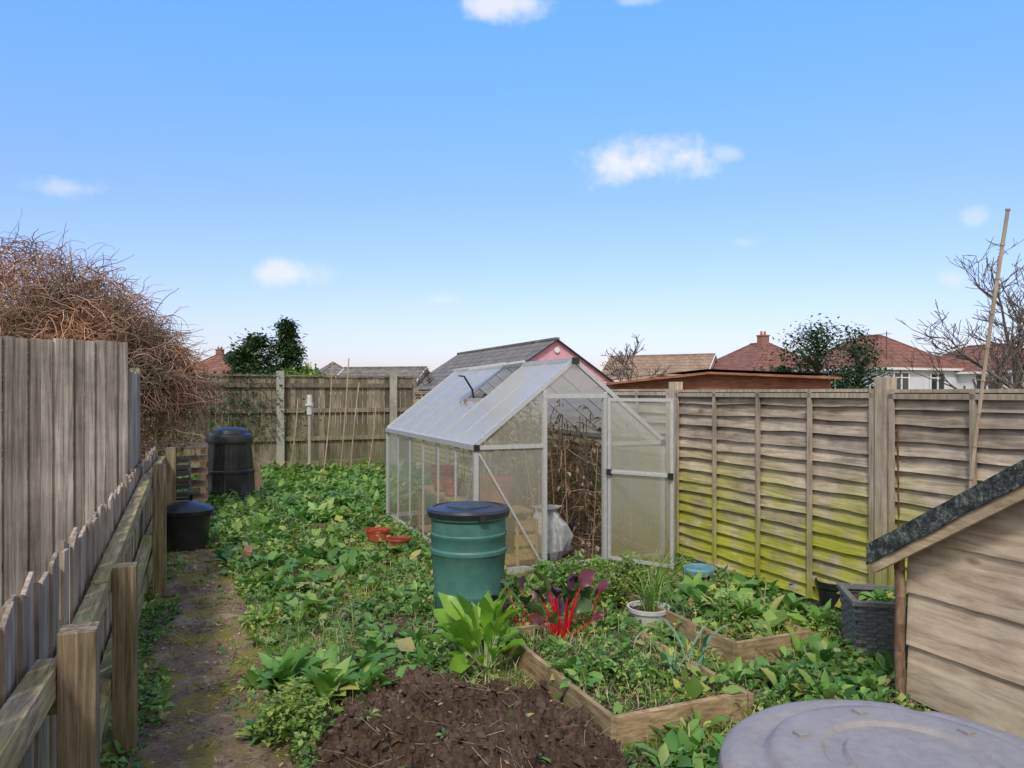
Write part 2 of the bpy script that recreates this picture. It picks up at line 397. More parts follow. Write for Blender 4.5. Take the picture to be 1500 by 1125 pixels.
mb=MB()
for i in range(len(posts)-1):
    b0=posts[i]+.07;b1=posts[i+1]-.07; zt=1.87+random.uniform(-.01,.01)
    waney(mb,b0,b1,zt)
    for j in range(5):
        b=b0+.02+(b1-b0-.04)*j/4
        mb.box(FA-.060,FA-.036,b-.019,b+.019,.05+random.uniform(0,.02),zt-.01,1)
    mb.box(FA-.05,FA+.02,b0,b1,zt-.012,zt+.014,1)
    mb.box(FA-.06,FA-.03,b0,b1,zt-.06,zt-.02,1)
    mb.box(FA+.03,FA+.045,b0,b1,.05,zt-.03,0)
for p in posts:
    mb.box(FA-.06,FA+.05,p-.055,p+.055,0,1.97,1)
mb.obj('waney_lap_fence',['fence_r','batten'])

# ---------------- back fence ----------------
FB=18.2
mb=MB()
a=-4.2
while a<4.85:
    w=.135+random.uniform(-.01,.01); t=random.uniform(-.02,.02)
    mb.box(a,a+w-.010,FB+.03+random.uniform(0,.014),FB+.06,.22,2.22+t*.6,0); a+=w
for z in (.75,1.42,2.02):
    mb.box(-4.2,4.85,FB-.02,FB+.028,z-.05,z+.05,1)
mb.box(-4.2,4.85,FB,FB+.05,.0,.21,1)
mb.box(-4.2,4.85,FB-.01,FB+.08,2.235,2.27,1)
for p in (-3.8,-1.06,1.64,4.34): mb.box(p-.085,p+.085,FB-.10,FB+.02,0,2.36,2)
mb.obj('close_board_fence',['fence_b','fence_b','conc'])

# ---------------- tall left fence ----------------
e=empty('tall_board_fence',garden=False)
mb=MB()
p0=Vector((-3.17,6.1));p1=Vector((-4.75,5.2)); L=(p1-p0).length; d=(p1-p0).normalized()
ang=math.atan2(d.y,d.x)
x=0;k=0
while x<L:
    w=.078+random.uniform(-.006,.010)
    off=0 if k%2==0 else .02
    mb.box(x,x+w-.005,off-.008,off+.010,.05,2.27+.012*x+random.uniform(-.014,.006),0); x+=w-.002; k+=1
for z in (.5,1.2,1.9): mb.box(0.02,L,-.07,-.022,z-.04,z+.04,0)
o=mb.obj('boards',['fence_l'],parent=e); o.location=(p0.x,p0.y,0); o.rotation_euler[2]=ang
mb=MB(); q0=6.86
for i in range(9):
    b=q0+i*.105
    mb.box(-.60,-.575,b,b+.1,.05,2.03+random.uniform(-.01,.01),0)
mb.box(-.65,-.602,q0,q0+.9,1.7,1.78,0); mb.box(-.65,-.57,q0+.95,q0+1.05,0,2.08,0)
o=mb.obj('side_boards',['fence_low'],parent=e); o.rotation_euler[2]=PHI

# ---------------- low left fence ----------------
mb=MB()
b=.3; k=0
while b<10:
    w=.12+random.uniform(-.015,.018)
    ax=-.54-(.014 if k%2 else 0)+random.uniform(-.004,.004)
    zt=1.19+random.uniform(-.03,.025)
    s=random.uniform(-.03,.03)
    vs=[(ax-.008,b,.06),(ax+.008,b,.06),(ax+.008,b+w-.006,.06),(ax-.008,b+w-.006,.06),
        (ax-.008,b,zt+s),(ax+.008,b,zt+s),(ax+.008,b+w-.006,zt-s),(ax-.008,b+w-.006,zt-s)]
    mb.add(vs,[(0,3,2,1),(4,5,6,7),(0,1,5,4),(1,2,6,5),(2,3,7,6),(3,0,4,7)],0)
    b+=w; k+=1
pl=[(.9,1.10),(2.78,1.08),(4.3,.96),(7.45,1.20),(9.9,1.18)]
for (pb,h) in pl:
    mb.box(-.435,-.325,pb-.055,pb+.055,0,h,1)
rz=[(.5,2.85,1.08,.97),(2.9,4.35,.86,.93),(4.1,7.45,.93,1.12),(7.45,9.9,1.08,1.08)]
for (x0,x1,z0,z1) in rz:
    mb.beam((-.475,x0,z0-.05),(-.475,x1,z1-.05),.075,.10,2); mb.beam((-.475,x0,z0-.6),(-.475,x1,z1-.6),.075,.10,2)
mb.box(-.50,-.48,.3,10,.05,.2,2)
mb.obj('low_wooden_fence',['fence_low','post','rail'],bevel=.003)

# ---------------- greenhouse ----------------
g=empty('greenhouse')
A0,A1,B0,B1,EZ,RZ=2.51,4.72,6.99,10.85,1.28,2.15
AM=(A0+A1)/2; sl=(RZ-EZ)/(AM-A0); J0,J1,LZ=3.27,3.985,1.79
zr=lambda a: EZ+sl*(a-A0) if a<AM else EZ+sl*(A1-a)
fr=MB(); T=.036
nb=6
bs=[B0+(B1-B0)*i/nb for i in range(nb+1)]
for a in (A0,A1):
    for b in bs:
        t=T*1.3 if b in(B0,B1) else T*.6
        fr.box(a-t/2,a+t/2,b-t/2,b+t/2,.04,EZ)
    fr.box(a-.034,a+.034,B0-.02,B1+.02,EZ-.01,EZ+.045)
    fr.box(a-.025,a+.025,B0,B1,.0,.07)
for b in bs:
    t=T*1.25 if b in(B0,B1) else T*.55
    for a in(A0,A1): fr.beam((a,b,EZ+.045),(AM,b,RZ+.045),t,t*.9,up=(0,1,0))
fr.beam((AM,B0-.03,RZ+.045),(AM,B1+.03,RZ+.045),.07,.05)
for b in (B0,B1):
    fr.box(A0,A1,b-.02,b+.02,0,.06)
    for a in (J0,J1):
        fr.box(a-.022,a+.022,b-.024,b+.022,0.06,zr(a))
    if b==B0:
        fr.box(A0+.02,J0-.022,b-.018,b+.018,EZ-.005,EZ+.035); fr.box(J1+.022,A1-.02,b-.018,b+.018,EZ-.005,EZ+.035)
    else: fr.box(A0,A1,b-.018,b+.018,EZ-.01,EZ+.03)
    fr.box(J0-.02,J1+.02,b-.027,b+.024,LZ,LZ+.045)
fr.beam((A0+.03,B0-.012,EZ-.04),(J0-.05,B0-.012,.10),.022,.012,up=(0,1,0))
fr.beam((A0+.01,B0+.03,EZ-.05),(A0+.01,bs[1],.10),.012,.02)
fr.obj('frame',['alu'],parent=g)
co_=MB()
for (a,b) in((A0,B0),(A1,B0)): co_.box(a-.03,a+.03,b-.035,b-.02,EZ-.02,EZ+.045)
co_.box(AM-.04,AM+.04,B0-.05,B0-.032,RZ,RZ+.07)
co_.obj('corner_brackets',['blackpl'],parent=g)
pn=MB()
def quad(mb,pts,mi=0): mb.add(pts,[tuple(range(len(pts)))],mi)
for a in (A0,A1):
    for i in range(nb): quad(pn,[(a,bs[i]+.01,.06),(a,bs[i+1]-.01,.06),(a,bs[i+1]-.01,EZ),(a,bs[i]+.01,EZ)])
for b in (B0,B1):
    quad(pn,[(A0,b,.06),(J0,b,.06),(J0,b,EZ),(A0,b,EZ)])
    quad(pn,[(A0,b,EZ+.02),(J0,b,EZ+.02),(J0,b,zr(J0))])
    quad(pn,[(J1,b,.06),(A1,b,.06),(A1,b,EZ),(J1,b,EZ)])
    quad(pn,[(J1,b,EZ+.02),(A1,b,EZ+.02),(J1,b,zr(J1))])
    quad(pn,[(J0,b,LZ+.03),(J1,b,LZ+.03),(J1,b,zr(J1)),(AM,b,RZ),(J0,b,zr(J0))])
quad(pn,[(J0,B1,.06),(J1,B1,.06),(J1,B1,LZ),(J0,B1,LZ)])
def roofp(side,t0,t1,b0,b1,dz=0,mi=1):
    a=lambda t:(A0+(AM-A0)*t) if side<0 else (A1-(A1-AM)*t)
    z=lambda t:EZ+.045+(RZ-EZ)*t+dz
    quad(pn,[(a(t0),b0,z(t0)),(a(t0),b1,z(t0)),(a(t1),b1,z(t1)),(a(t1),b0,z(t1))],mi)
for i in range(nb):
    roofp(1,-.03,1,bs[i]+.01,bs[i+1]-.01)
    if i==2: roofp(-1,-.03,.50,bs[i]+.01,bs[i+1]-.01)
    else: roofp(-1,-.03,1,bs[i]+.01,bs[i+1]-.01)
pn.obj('panels',['poly','polyr'],parent=g)
vt=MB()
b0,b1=bs[2]+.02,bs[3]-.02
hx=AM; hz=RZ+.08; ln=math.hypot(AM-A0,RZ-EZ)*.52; an=math.atan2(RZ-EZ,AM-A0)-math.radians(30)
ex,ez=hx-ln*math.cos(an),hz-ln*math.sin(an)
quad(vt,[(hx,b0,hz),(hx,b1,hz),(ex,b1,ez),(ex,b0,ez)],1)
for b in(b0,b1): vt.beam((hx,b,hz+.002),(ex,b,ez+.002),.025,.02,0,up=(0,1,0))
vt.beam((ex,b0,ez),(ex,b1,ez),.025,.02,0)
ta=A0+(AM-A0)*.50; tz=EZ+.05+(RZ-EZ)*.50
vt.beam((ta,bs[2],tz),(ta,bs[3],tz),.03,.03,0)
m=(b0+b1)/2
vt.cyl((ta,m,tz),(ta-.02,m,tz+.12),.013,.013,8,2); vt.cyl((ta-.02,m,tz+.12),(ta-.16,m-.1,tz+.28),.013,.011,8,2); vt.cyl((ta-.16,m-.1,tz+.28),(ta-.22,m-.06,tz+.29),.011,.010,8,2)
vt.obj('roof_vent',['alu','polyr','blackpl'],parent=g)
dr=MB(); DW=.75;DH=1.73
for x in (0,DW-.034): dr.box(x,x+.034,-.012,.012,.06,.06+DH)
for z in (.06,.06+.93,.06+DH-.034): dr.box(.034,DW-.034,-.012,.012,z,z+.034)
dr.box(.04,DW-.04,-.034,-.018,.985,1.01,0)
quad(dr,[(.02,0,.08),(DW-.02,0,.08),(DW-.02,0,.98),(.02,0,.98)],1); quad(dr,[(.02,0,1.02),(DW-.02,0,1.02),(DW-.02,0,DH+.04),(.02,0,DH+.04)],1)
dr.box(0.0,.05,-.047,-.013,.965,1.03,2); dr.box(DW-.05,DW,-.047,-.013,.965,1.03,2)
do=dr.obj('door',['alu','poly','blackpl'],parent=g); do.location=(J1+.025,B0-.04,0); do.rotation_euler[2]=-math.radians(58)
fl=MB(); fl.add([(A0+.03,B0+.03,.008),(A1-.03,B0+.03,.008),(A1-.03,B1-.03,.008),(A0+.03,B1-.03,.008)],[(0,1,2,3)]); fl.obj('floor',['soil'],parent=g)
# dried vines
n=400
rc_=[3.5,3.75,4.1,4.35,4.5]
root=np.stack([rng.choice(rc_,n)+rng.normal(0,.08,n),rng.uniform(7.4,10.5,n),np.zeros(n)],1)
S=9;P=np.zeros((n,S,3));P[:,0]=root; P[:,0,2]=rng.uniform(.1,1.5,n)
dirv=rng.normal(0,1,(n,3)); dirv[:,2]=rng.normal(.1,.6,n)
for s in range(1,S):
    dirv+=rng.normal(0,.5,(n,3)); dirv[:,2]-=.12
    dd=dirv/np.linalg.norm(dirv,axis=1,keepdims=True); P[:,s]=P[:,s-1]+dd*.07
P[...,0]=np.clip(P[...,0],A0+.1,A1-.08);P[...,1]=np.clip(P[...,1],B0+.1,B1-.1);P[...,2]=np.clip(P[...,2],.03,1.8)
n2=50; P2=np.zeros((n2,2,3)); P2[:,0]=np.stack([rng.choice(rc_,n2)+rng.normal(0,.05,n2),rng.uniform(7.4,10.5,n2),np.full(n2,.0)],1); P2[:,1]=P2[:,0]+np.stack([rng.normal(0,.08,n2),rng.normal(0,.08,n2),rng.uniform(1.2,1.75,n2)],1)
P2[:,1,0]=np.clip(P2[:,1,0],A0+.1,A1-.1)
P2[:,1,2]=np.minimum(P2[:,1,2],EZ-.05+sl*np.minimum(P2[:,1,0]-A0,A1-P2[:,1,0]))
P[...,2]=np.minimum(P[...,2],EZ-.05+sl*np.minimum(P[...,0]-A0,A1-P[...,0]))
tv=tubes(P,np.full((n,S),.005))
tv2=tubes(P2,np.full((n2,2),.006),4)
nl=3200
m_=P.reshape(-1,3)[rng.integers(0,n*S,nl)]
lv=leaves(m_,rng.uniform(0,6.28,nl),rng.uniform(-1.5,.3,nl),rng.uniform(.03,.11,nl),rng.uniform(.015,.055,nl),rng.uniform(-1,2,nl),'oval',.5)
nv=320; pv=np.stack([rng.normal(3.25,.14,nv),rng.uniform(8.3,8.95,nv),rng.uniform(1.35,1.8,nv)],1)
lv_2=leaves(pv,rng.uniform(0,6.28,nv),rng.uniform(-1.5,.3,nv),rng.uniform(.05,.12,nv),rng.uniform(.03,.07,nv),1,'oval',.5)
npmesh('dried_tomato_vines',[(*tv,0),(*tv2,0),(*lv,1),(*lv_2,1)],['vine','dryleaf'])
pots=MB()
for (a,b,z,r,h) in [(2.92,7.5,.62,.20,.3),(2.92,7.5,.80,.21,.12),(3.0,8.1,.62,.16,.26),(2.8,9.0,.62,.17,.3),(2.75,8.5,.62,.12,.2)]:
    pots.lathe((a,b,z),[(0,0),(r*.7,0),(r*.93,h*.75),(r*1.03,h*.75),(r*1.06,h),(r*.95,h),(r*.85,h*.6),(0,h*.6)],24)
pots.obj('terracotta_plant_pots',['terra'],smooth=True)
sh=MB()
for z in (.05,.58):
    for i in range(5): sh.box(2.62+i*.12,2.73+i*.12,7.15,9.6,z,z+.025)
for a in(2.64,3.18):
    for b in(7.2,8.4,9.55): sh.box(a-.02,a+.02,b-.02,b+.02,.0,.58)
sh.obj('greenhouse_staging_bench',['crate'])
cr=MB()
for z in (.10,.25,.40): cr.box(2.98,3.24,7.08,7.10,z,z+.11); cr.box(3.23,3.25,7.10,7.5,z,z+.11)
for a in(3.0,3.22): cr.box(a-.015,a+.015,7.065,7.08,.05,.52)
cr.obj('wooden_crate',['crate'])
sk=MB(); sk.lathe((3.52,7.45,0.02),[(.01,0),(.17,.0),(.24,.1),(.23,.25),(.2,.38),(.14,.46),(.11,.52),(.16,.56),(.05,.5)],40,0,lambda a,j,z:1+.16*math.sin(a*3+j)+.09*math.sin(a*7+j*2.1)+.06*math.sin(a*13+j))
sk.obj('plastic_sack',['bag'],smooth=True)

# ---------------- water butt ----------------
wb=empty('water_butt')
b_=MB(); pr=[(.0,.02),(.26,.02),(.275,.04),(.29,.2),(.298,.22),(.298,.25),(.29,.27),(.305,.45),(.313,.56),(.325,.575),(.325,.60),(.313,.615),(.315,.70),(.322,.71),(.322,.73),(.314,.74),(.312,.84),(.335,.86),(.335,.90),(.32,.905),(.0,.90)]
b_.lathe((0,0,0),pr,56); b_.cyl((-.1,-.27,.12),(-.12,-.36,.12),.02,.02,8,1)
o=b_.obj('barrel',['teal','blackpl'],smooth=True,parent=wb)
l_=MB(); l_.lathe((0,0,0),[(.345,.875),(.350,.915),(.335,.935),(.30,.94),(.295,.93),(.2,.945),(.19,.955),(0,.96)],56)
l_.box(-.03,.03,-.36,-.34,.86,.92)
l_.obj('lid',['blackpl'],smooth=True,parent=wb)
wb.location=(-.355,6.05,0); wb.scale=(.97,.97,.98)

# ---------------- compost bin (black) ----------------
cb=MB()
md=lambda a,j,z: 1+ (.018*(1 if math.sin(a*12)>0.2 else -1))
cb.lathe((0,0,0),[(.43,0),(.43,.06),(.415,.08),(.40,.45),(.41,.46),(.41,.50),(.385,.52),(.35,.98)],96,0,md)
cb.lathe((0,0,0),[(.35,.98),(.39,.985),(.395,1.05),(.37,1.12),(.30,1.14),(.28,1.20),(.2,1.235),(0,1.25)],64)
cb.box(-.12,.12,-.42,-.38,.08,.4)
o=cb.obj('compost_bin',['blackpl'],garden=False,smooth=True); o.location=(-4.92,12.9,0); o.rotation_euler[2]=.5
tb=MB()
tb.lathe((0,0,0),[(0,.01),(.22,.01),(.225,.03),(.275,.42),(.30,.425),(.305,.47),(.29,.475),(.27,.5),(.12,.555),(0,.565)],40)
for s in(-1,1): tb.box(s*.30-.03,s*.30+.03,-.06,.06,.40,.43)
o=tb.obj('black_dustbin',['blackpl'],garden=False,smooth=True); o.location=(-3.85,8.75,0)
# folded black plastic chair behind the bin
ch=MB()
for s in(-.17,.17):
    ch.beam((s,0,0),(s,.30,1.02),.035,.03,0,up=(0,1,0)); ch.beam((s,.34,0),(s,-.02,.62),.03,.03,0,up=(0,1,0))
for z in (.66,.74,.82,.90,.98): ch.beam((-.17,.29*z,z),(.17,.29*z,z),.03,.055,0,up=(0,0,1))
ch.beam((-.18,-.04,.60),(.18,-.04,.60),.06,.03,0); ch.beam((-.18,.08,.52),(.18,.08,.52),.06,.03,0)
o=ch.obj('folding_garden_chair',['blackpl'],garden=False); o.location=(-4.15,9.15,0); o.rotation_euler[2]=.5
pm=MB()
for lv_ in range(5):
    z=.1+lv_*.2
    for i in range(7): pm.box(-.95,.05,12.3+i*.15,12.3+i*.15+.1,z+.09,z+.11)
    for a in(-.9,-.45,-.02): pm.box(a-.04,a+.04,12.3,13.3,z,z+.09)
pm.obj('wooden_pallet_stack',['crate'])
pm=MB()
for i in range(4): pm.beam((.75+i*.06,13.6+i*.1,.0),(.72+i*.05,13.9+i*.1,.75-i*.06),.1,.025)
pm.obj('timber_offcuts',['crate'])

# ---------------- raised beds ----------------
def bed(name,a0,a1,b0,b1,h):
    mb=MB(); t=.035
    mb.box(a0+t,a1-t-.002,b0,b0+t,-.02,h); mb.box(a0,a0+t-.003,b0-.01,b1,-.02,h+.01); mb.box(a1-t,a1,b0-.012,b1,-.02,h-.008); mb.box(a0+t,a1-t-.002,b1-t,b1,-.02,h)
    mb.box(a0+t,a0+t+.04,b0+t,b0+t+.04,0,h-.02); 
    mb.add([(a0+.04,b0+.04,h-.045),(a1-.04,b0+.04,h-.045),(a1-.04,b1-.04,h-.045),(a0+.04,b1-.04,h-.045)],[(0,1,2,3)],1)
    mb.obj(name,['bedw','soil'],bevel=.004)
bed('raised_bed',1.95,2.88,3.36,4.95,.15)
bed('raised_bed',3.30,4.02,4.05,5.55,.15)
mb=MB(); mb.box(2.35,2.75,2.86,2.89,0,.07); mb.box(1.98,2.0,5.0,5.3,0,.09); mb.obj('timber_edging',['bedw'])

pl_=MB(); s=.235;h=.42
rows=16;cols_=7
for f in range(4):
    for r_ in range(rows):
        for c_ in range(cols_):
            u0=-s+2*s*c_/cols_;u1=u0+2*s/cols_;z0=.02+h*r_/rows;z1=z0+h/rows*.9
            o=.008 if (r_+c_)%2 else 0
            tap=.90+.10*(z0/h)
            vs=[(u0,-s-o,z0),(u1,-s-o,z0),(u1,-s-o,z1),(u0,-s-o,z1),(u0,-s+.015,z0),(u1,-s+.015,z0),(u1,-s+.015,z1),(u0,-s+.015,z1)]
            R=Matrix.Rotation(f*math.pi/2,3,'Z')
            vs=[R@Vector((v[0]*tap,v[1]*tap,v[2])) for v in vs]
            pl_.add(vs,[(0,1,2,3),(3,2,6,7),(0,4,5,1),(1,5,6,2),(0,3,7,4)])
for f in range(4):
    R=Matrix.Rotation(f*math.pi/2,3,'Z'); pts=[R@Vector(p) for p in((-s-.02,-s-.02,h+.02),(s+.02,-s-.02,h+.02),(s-.02,-s+.02,h+.02),(-s+.02,-s+.02,h+.02))]
    pl_.add([*(Vector((p.x,p.y,h-.01)) for p in pts),*(Vector((p.x,p.y,h+.02)) for p in pts)],[(0,1,2,3),(4,5,6,7),(0,1,5,4),(1,2,6,5),(2,3,7,6),(3,0,4,7)])
pl_.add([(-s+.02,-s+.02,h-.05),(s-.02,-s+.02,h-.05),(s-.02,s-.02,h-.05),(-s+.02,s-.02,h-.05)],[(0,1,2,3)],1)
plo=pl_.obj('square_planter',['wicker','soil'],garden=False); plo.location=(2.60,5.18,0); plo.rotation_euler[2]=PHI+math.radians(-35)
PLA,PLB=W2G(2.60,5.18)

# ---------------- small timber shed (right) ----------------
s_=empty('small_timber_shed')
wl=MB(); SA=3.87; BR,BL=1.75,3.16; zE,zR=.96,1.86
bd=.315
zroof=lambda b: zE+(zR-zE)*(BL-b)/(BL-BR) if b>BR else zE+(zR-zE)*(b-(2*BR-BL))/(BL-BR)
z=.04
while z<zR:
    z1=z+bd*1.06
    bl=BL if z<zE else BL-(z-zE)/(zR-zE)*(BL-BR)
    br=2*BR-bl
    S=40; sd_=random.uniform(0,99); vs=[];fs=[]
    for i in range(S+1):
        b=br+(bl-br)*i/S
        w=.006*noise.noise(Vector((b*2.5,sd_,0)))+.004*noise.noise(Vector((b*9,sd_,0)))
        vs+=[(SA,b,min(z1,max(z+.01,zroof(b)))),(SA-.022,b,min(z+w,zroof(b))),(SA-.002,b,min(z+w,zroof(b)))]
    for i in range(S): o=i*3; fs+=[(o,o+1,o+4,o+3),(o+1,o+2,o+5,o+4)]
    wl.add(vs,fs,0); z+=bd
wl.box(SA+.01,SA+1.3,BL-.03,BL,.0,zE,0); wl.box(SA+.01,SA+1.3,2*BR-BL,2*BR-BL+.03,.0,zE,0)
wl.box(SA+1.27,SA+1.3,2*BR-BL,BL,.0,zE,0)
wl.add([(SA+1.29,2*BR-BL,zE),(SA+1.29,BL,zE),(SA+1.29,BR,zR)],[(0,1,2)],0)
wl.obj('walls',['shedw'],parent=s_)
rf=MB(); e0=BL+.16
sr=(zR-zE)/(BL-BR); zt=lambda b: zR+.07-sr*abs(b-BR)
for sg in (1,-1):
    bb=lambda d: BR+sg*d
    D=e0-BR
    a0_,a1_=SA-.16,SA+1.45
    vs=[];K=24
    for d_ in np.linspace(0,D,K+1):
        j=.008*noise.noise(Vector((d_*7,sg,0)))
        vs+=[(a0_,bb(d_),zt(bb(d_))+j),(a1_,bb(d_),zt(bb(d_))),(a0_-.006+j,bb(d_),zt(bb(d_))-.125+j*2.5+random.uniform(-.005,.005)),(a1_,bb(d_),zt(bb(d_))-.02)]
    fs=[]
    for i in range(K):
        o=i*4; fs+=[(o,o+1,o+5,o+4),(o,o+4,o+6,o+2),(o+2,o+6,o+7,o+3)]
    fs.append((K*4,K*4+1,K*4+3,K*4+2))
    rf.add(vs,fs,0)
    rf.beam((SA-.135,bb(0),zt(BR)-.15),(SA-.135,bb(D-.03),zt(bb(D-.03))-.15),.03,.07,1,up=(0,0,1))
rf.obj('felt_roof',['felt','trim'],parent=s_)
pp=MB()
for i in range(6):
    pp.cyl((SA-.05+.006*math.sin(i*2),BL+.02,.16*i),(SA-.05+.006*math.sin((i+1)*2),BL+.018,.16*(i+1)),.030,.029,12,0)
pp.obj('corner_pole',['pole'],parent=s_,smooth=True)

# ---------------- grey bin in foreground ----------------
gb=empty('grey_compost_bin',garden=False)
q=MB()
q.lathe((0,0,0),[(.40,0),(.405,.3),(.415,.84)],64,0)
q.obj('body',['greypl'],parent=gb,smooth=True)
q=MB()
q.lathe((0,0,0),[(.44,.80),(.462,.81),(.467,.86),(.46,.885),(.445,.898),(.43,.902),(.40,.905),(.385,.903),(.375,.899),(.355,.899),(.345,.905),(.335,.922),(.322,.931),(.30,.934),(.22,.937),(.21,.935),(.20,.925),(.17,.923),(.16,.925),(.15,.937),(.05,.94),(0,.94)],160,0,lambda a,j,z: 1-(.06*max(0,1-(abs(((a+.35)*3/math.pi)%2-1)/.10)**2) if j<7 else 0))
for i in range(6):
    a=i*math.pi/3+.2; q.box(.26*math.cos(a)-.015,.26*math.cos(a)+.015,.26*math.sin(a)-.015,.26*math.sin(a)+.015,.93,.945)
q.box(-.05,.05,-.40,-.36,.895,.92)
lo=q.obj('lid',['greypl'],parent=gb,smooth=True,bevel=.004)
gb.location=(1.0,1.85,0); gb.rotation_euler[2]=.35

# ---------------- canes ----------------
def cane(mb,p0,p1,r):
    p0=Vector(p0);p1=Vector(p1);n=int((p1-p0).length/.22)+1
    bend=Vector((random.uniform(-.02,.02),0,0)); pts=[p0.lerp(p1,i/n)+bend*math.sin(i/n*3.1)*2 for i in range(n+1)]
    for i in range(n):
        mb.cyl(pts[i],pts[i+1],r,r*.95,7); mb.cyl(pts[i+1]-(p1-p0).normalized()*.006,pts[i+1]+(p1-p0).normalized()*.006,r*1.25,r*1.25,7)
c=MB(); cane(c,(2.96,4.95,0),(3.12,4.65,3.0),.012); c.obj('bamboo_cane',['cane'],garden=False)
c=MB(); c.cyl((3.36,5.5,0),(3.365,5.5,1.9),.007,.007,6); c.cyl((2.95,5.62,.3),(2.93,5.62,1.6),.005,.005,6); c.obj('rusty_cane',['rust'],garden=False)
c=MB()
for (x,y,zt_) in [(-4.11,16.5,2.54),(-3.85,17,2.63),(-3.57,16.8,2.08),(-5.02,17,1.70),(-3.2,16.9,1.62)]:
    cane(c,(x-.1,y,0),(x+.1,y,zt_),.014)
c.obj('bamboo_canes',['cane'],garden=False)
c=MB(); c.cyl((-4.6,16.8,0),(-4.6,16.8,1.35),.035,.035,10,0); c.cyl((-4.6,16.8,1.35),(-4.6,16.8,1.8),.06,.055,10,1); c.cyl((-4.6,16.8,1.55),(-4.6,16.8,1.6),.09,.09,10,1); c.obj('downpipe_post',['conc','white'],garden=False)
c=MB()
for z in (1.30,1.33): c.beam((3.1,4.9,z-.12),(3.9,5.6,z),.003,.003)
c.beam((2.95,5.60,z),(3.3,5.5,1.34),.003,.003)
c.obj('garden_twine',['rust'],garden=False)

# ---------------- small ground items ----------------
def pot(name,mat,x,y,r,h,z=0,fill='soil'):
    m=MB(); m.lathe((0,0,0),[(0,0.005),(r*.75,.005),(r*.95,h*.8),(r*1.03,h*.8),(r*1.06,h),(r*.97,h),(r*.93,h*.8)],28)
    m.lathe((0,0,0),[(r*.93,h*.78),(r*.5,h*.8),(0,h*.8)],20,1)
    o=m.obj(name,[mat,fill],garden=False,smooth=True); o.location=(x,y,z); return o
o=pot('red_plant_pot','redpl',-1.62,8.95,.12,.15,.05); o.scale=(1.25,.8,1)
pot('red_plant_pot','redpl',-1.30,8.45,.13,.12,.07)
pot('white_bucket','white',1.08,5.85,.16,.16)
m=MB(); m.lathe((0,0,0),[(.15,0),(.16,.05),(.15,.07),(.12,.06),(0,.06)],28); o=m.obj('blue_bucket_lid',['blue'],garden=False,smooth=True); o.location=(1.86,7.35,.05)
pot('black_plant_pot','blackpl',2.75,6.3,.15,.25)
pot('black_plant_pot','blackpl',1.62,5.75,.09,.12)
m=MB(); m.box(-.045,.045,-.11,.11,0,.09); o=m.obj('loose_brick',['brick'],garden=False,bevel=.006); o.location=(-2.85,7.95,.09); o.rotation_euler=(0.1,.2,.3)
m=MB(); m.box(-.035,.035,-.07,.07,0,.04); o=m.obj('wood_offcut',['bedw'],garden=False,bevel=.004); o.location=(-1.55,4.9,.01); o.rotation_euler=(0,.1,.5)

# ---------------- vegetation ----------------
def blocked(a,b):
    if a<-.48 or a>4.82 or b>18.1: return True
    if A0-.03<a<A1+.03 and B0-.03<b<B1+.05: return True
    if in_path(a,b): return True
    if soil_r(a,b)<.93: return True
    if 3.8<a<5.2 and b<3.2: return True
    return False
def gz(a,b):
    if (1.99<a<2.85 and 3.4<b<4.9) or (3.34<a<3.98 and 4.1<b<5.5): return .11
    return 0
def near_board(a,b):
    for (a0,a1,b0,b1) in((1.95,2.88,3.36,4.95),(3.30,4.02,4.05,5.55)):
        if a0-.03<a<a1+.03 and b0-.05<b<b1+.03 and not (a0+.05<a<a1-.05 and b0+.05<b<b1-.05): return True
    return False
def scatter(cnt,ar,br,th=None,sc=1.1,off=0.0,pathok=0.0):
    pts=[]
    for _ in range(cnt):
        a=random.uniform(*ar);b=random.uniform(*br)
        if blocked(a,b):
            if not (pathok and in_path(a,b) and random.random()<pathok): continue
        if near_board(a,b): continue
        if PLA-.3<a<PLA+.3 and PLB-.3<b<PLB+.3: continue
        f=fbm(a,b,sc,off)
        if th is not None and f<th+random.gauss(0,.09): continue
        pts.append((a,b,f))
    return np.array(pts).reshape(-1,3)
def creeping(cnt,ar,br,L,th,hmul,pathok=.03,sc=1.6,off=0):
    p=scatter(cnt,ar,br,th,sc,off,pathok)
    n=len(p); h=np.clip(p[:,2]-th,0.03,1.2)*hmul
    z=np.array([gz(a,b) for a,b,_ in p])+rng.uniform(0,1,n)**.7*h+.005
    pos=np.stack([p[:,0],p[:,1],z],1)
    sc_=rng.lognormal(0,.38,n)
    return leaves(pos,rng.uniform(0,6.28,n),rng.normal(.2,.5,n),L*sc_,L*sc_*rng.uniform(.5,.95,n),rng.uniform(-.2,1.2,n),'oval',.2)
parts=[]
parts.append((*creeping(62000,(.3,4.85),(2.4,7.0),.027,.02,.24,.02,1.9),0))
parts.append((*creeping(7000,(.3,4.85),(2.4,7.0),.022,-.6,.03,.03,1.9),0))
parts.append((*creeping(9000,(.3,4.85),(2.6,7.0),.060,.12,.26,.02,1.2,31),0))
parts.append((*creeping(34000,(-.45,4.85),(7.0,12),.046,-.08,.24,.03,1.6),0))
parts.append((*creeping(9000,(-.45,4.85),(7.0,13),.085,.08,.3,.0,1.1,31),0))
parts.append((*creeping(12000,(-.5,4.8),(12,18.1),.08,-.4,.2),0))
parts.append((*creeping(6000,(-.48,-.2),(2.5,10),.033,-.1,.12,.9),0))
parts.append((*creeping(4500,(-.3,.5),(3,10),.022,.05,.04,.9,2.5),0))
npmesh('ground_cover_weeds',parts,['leaf_s'])

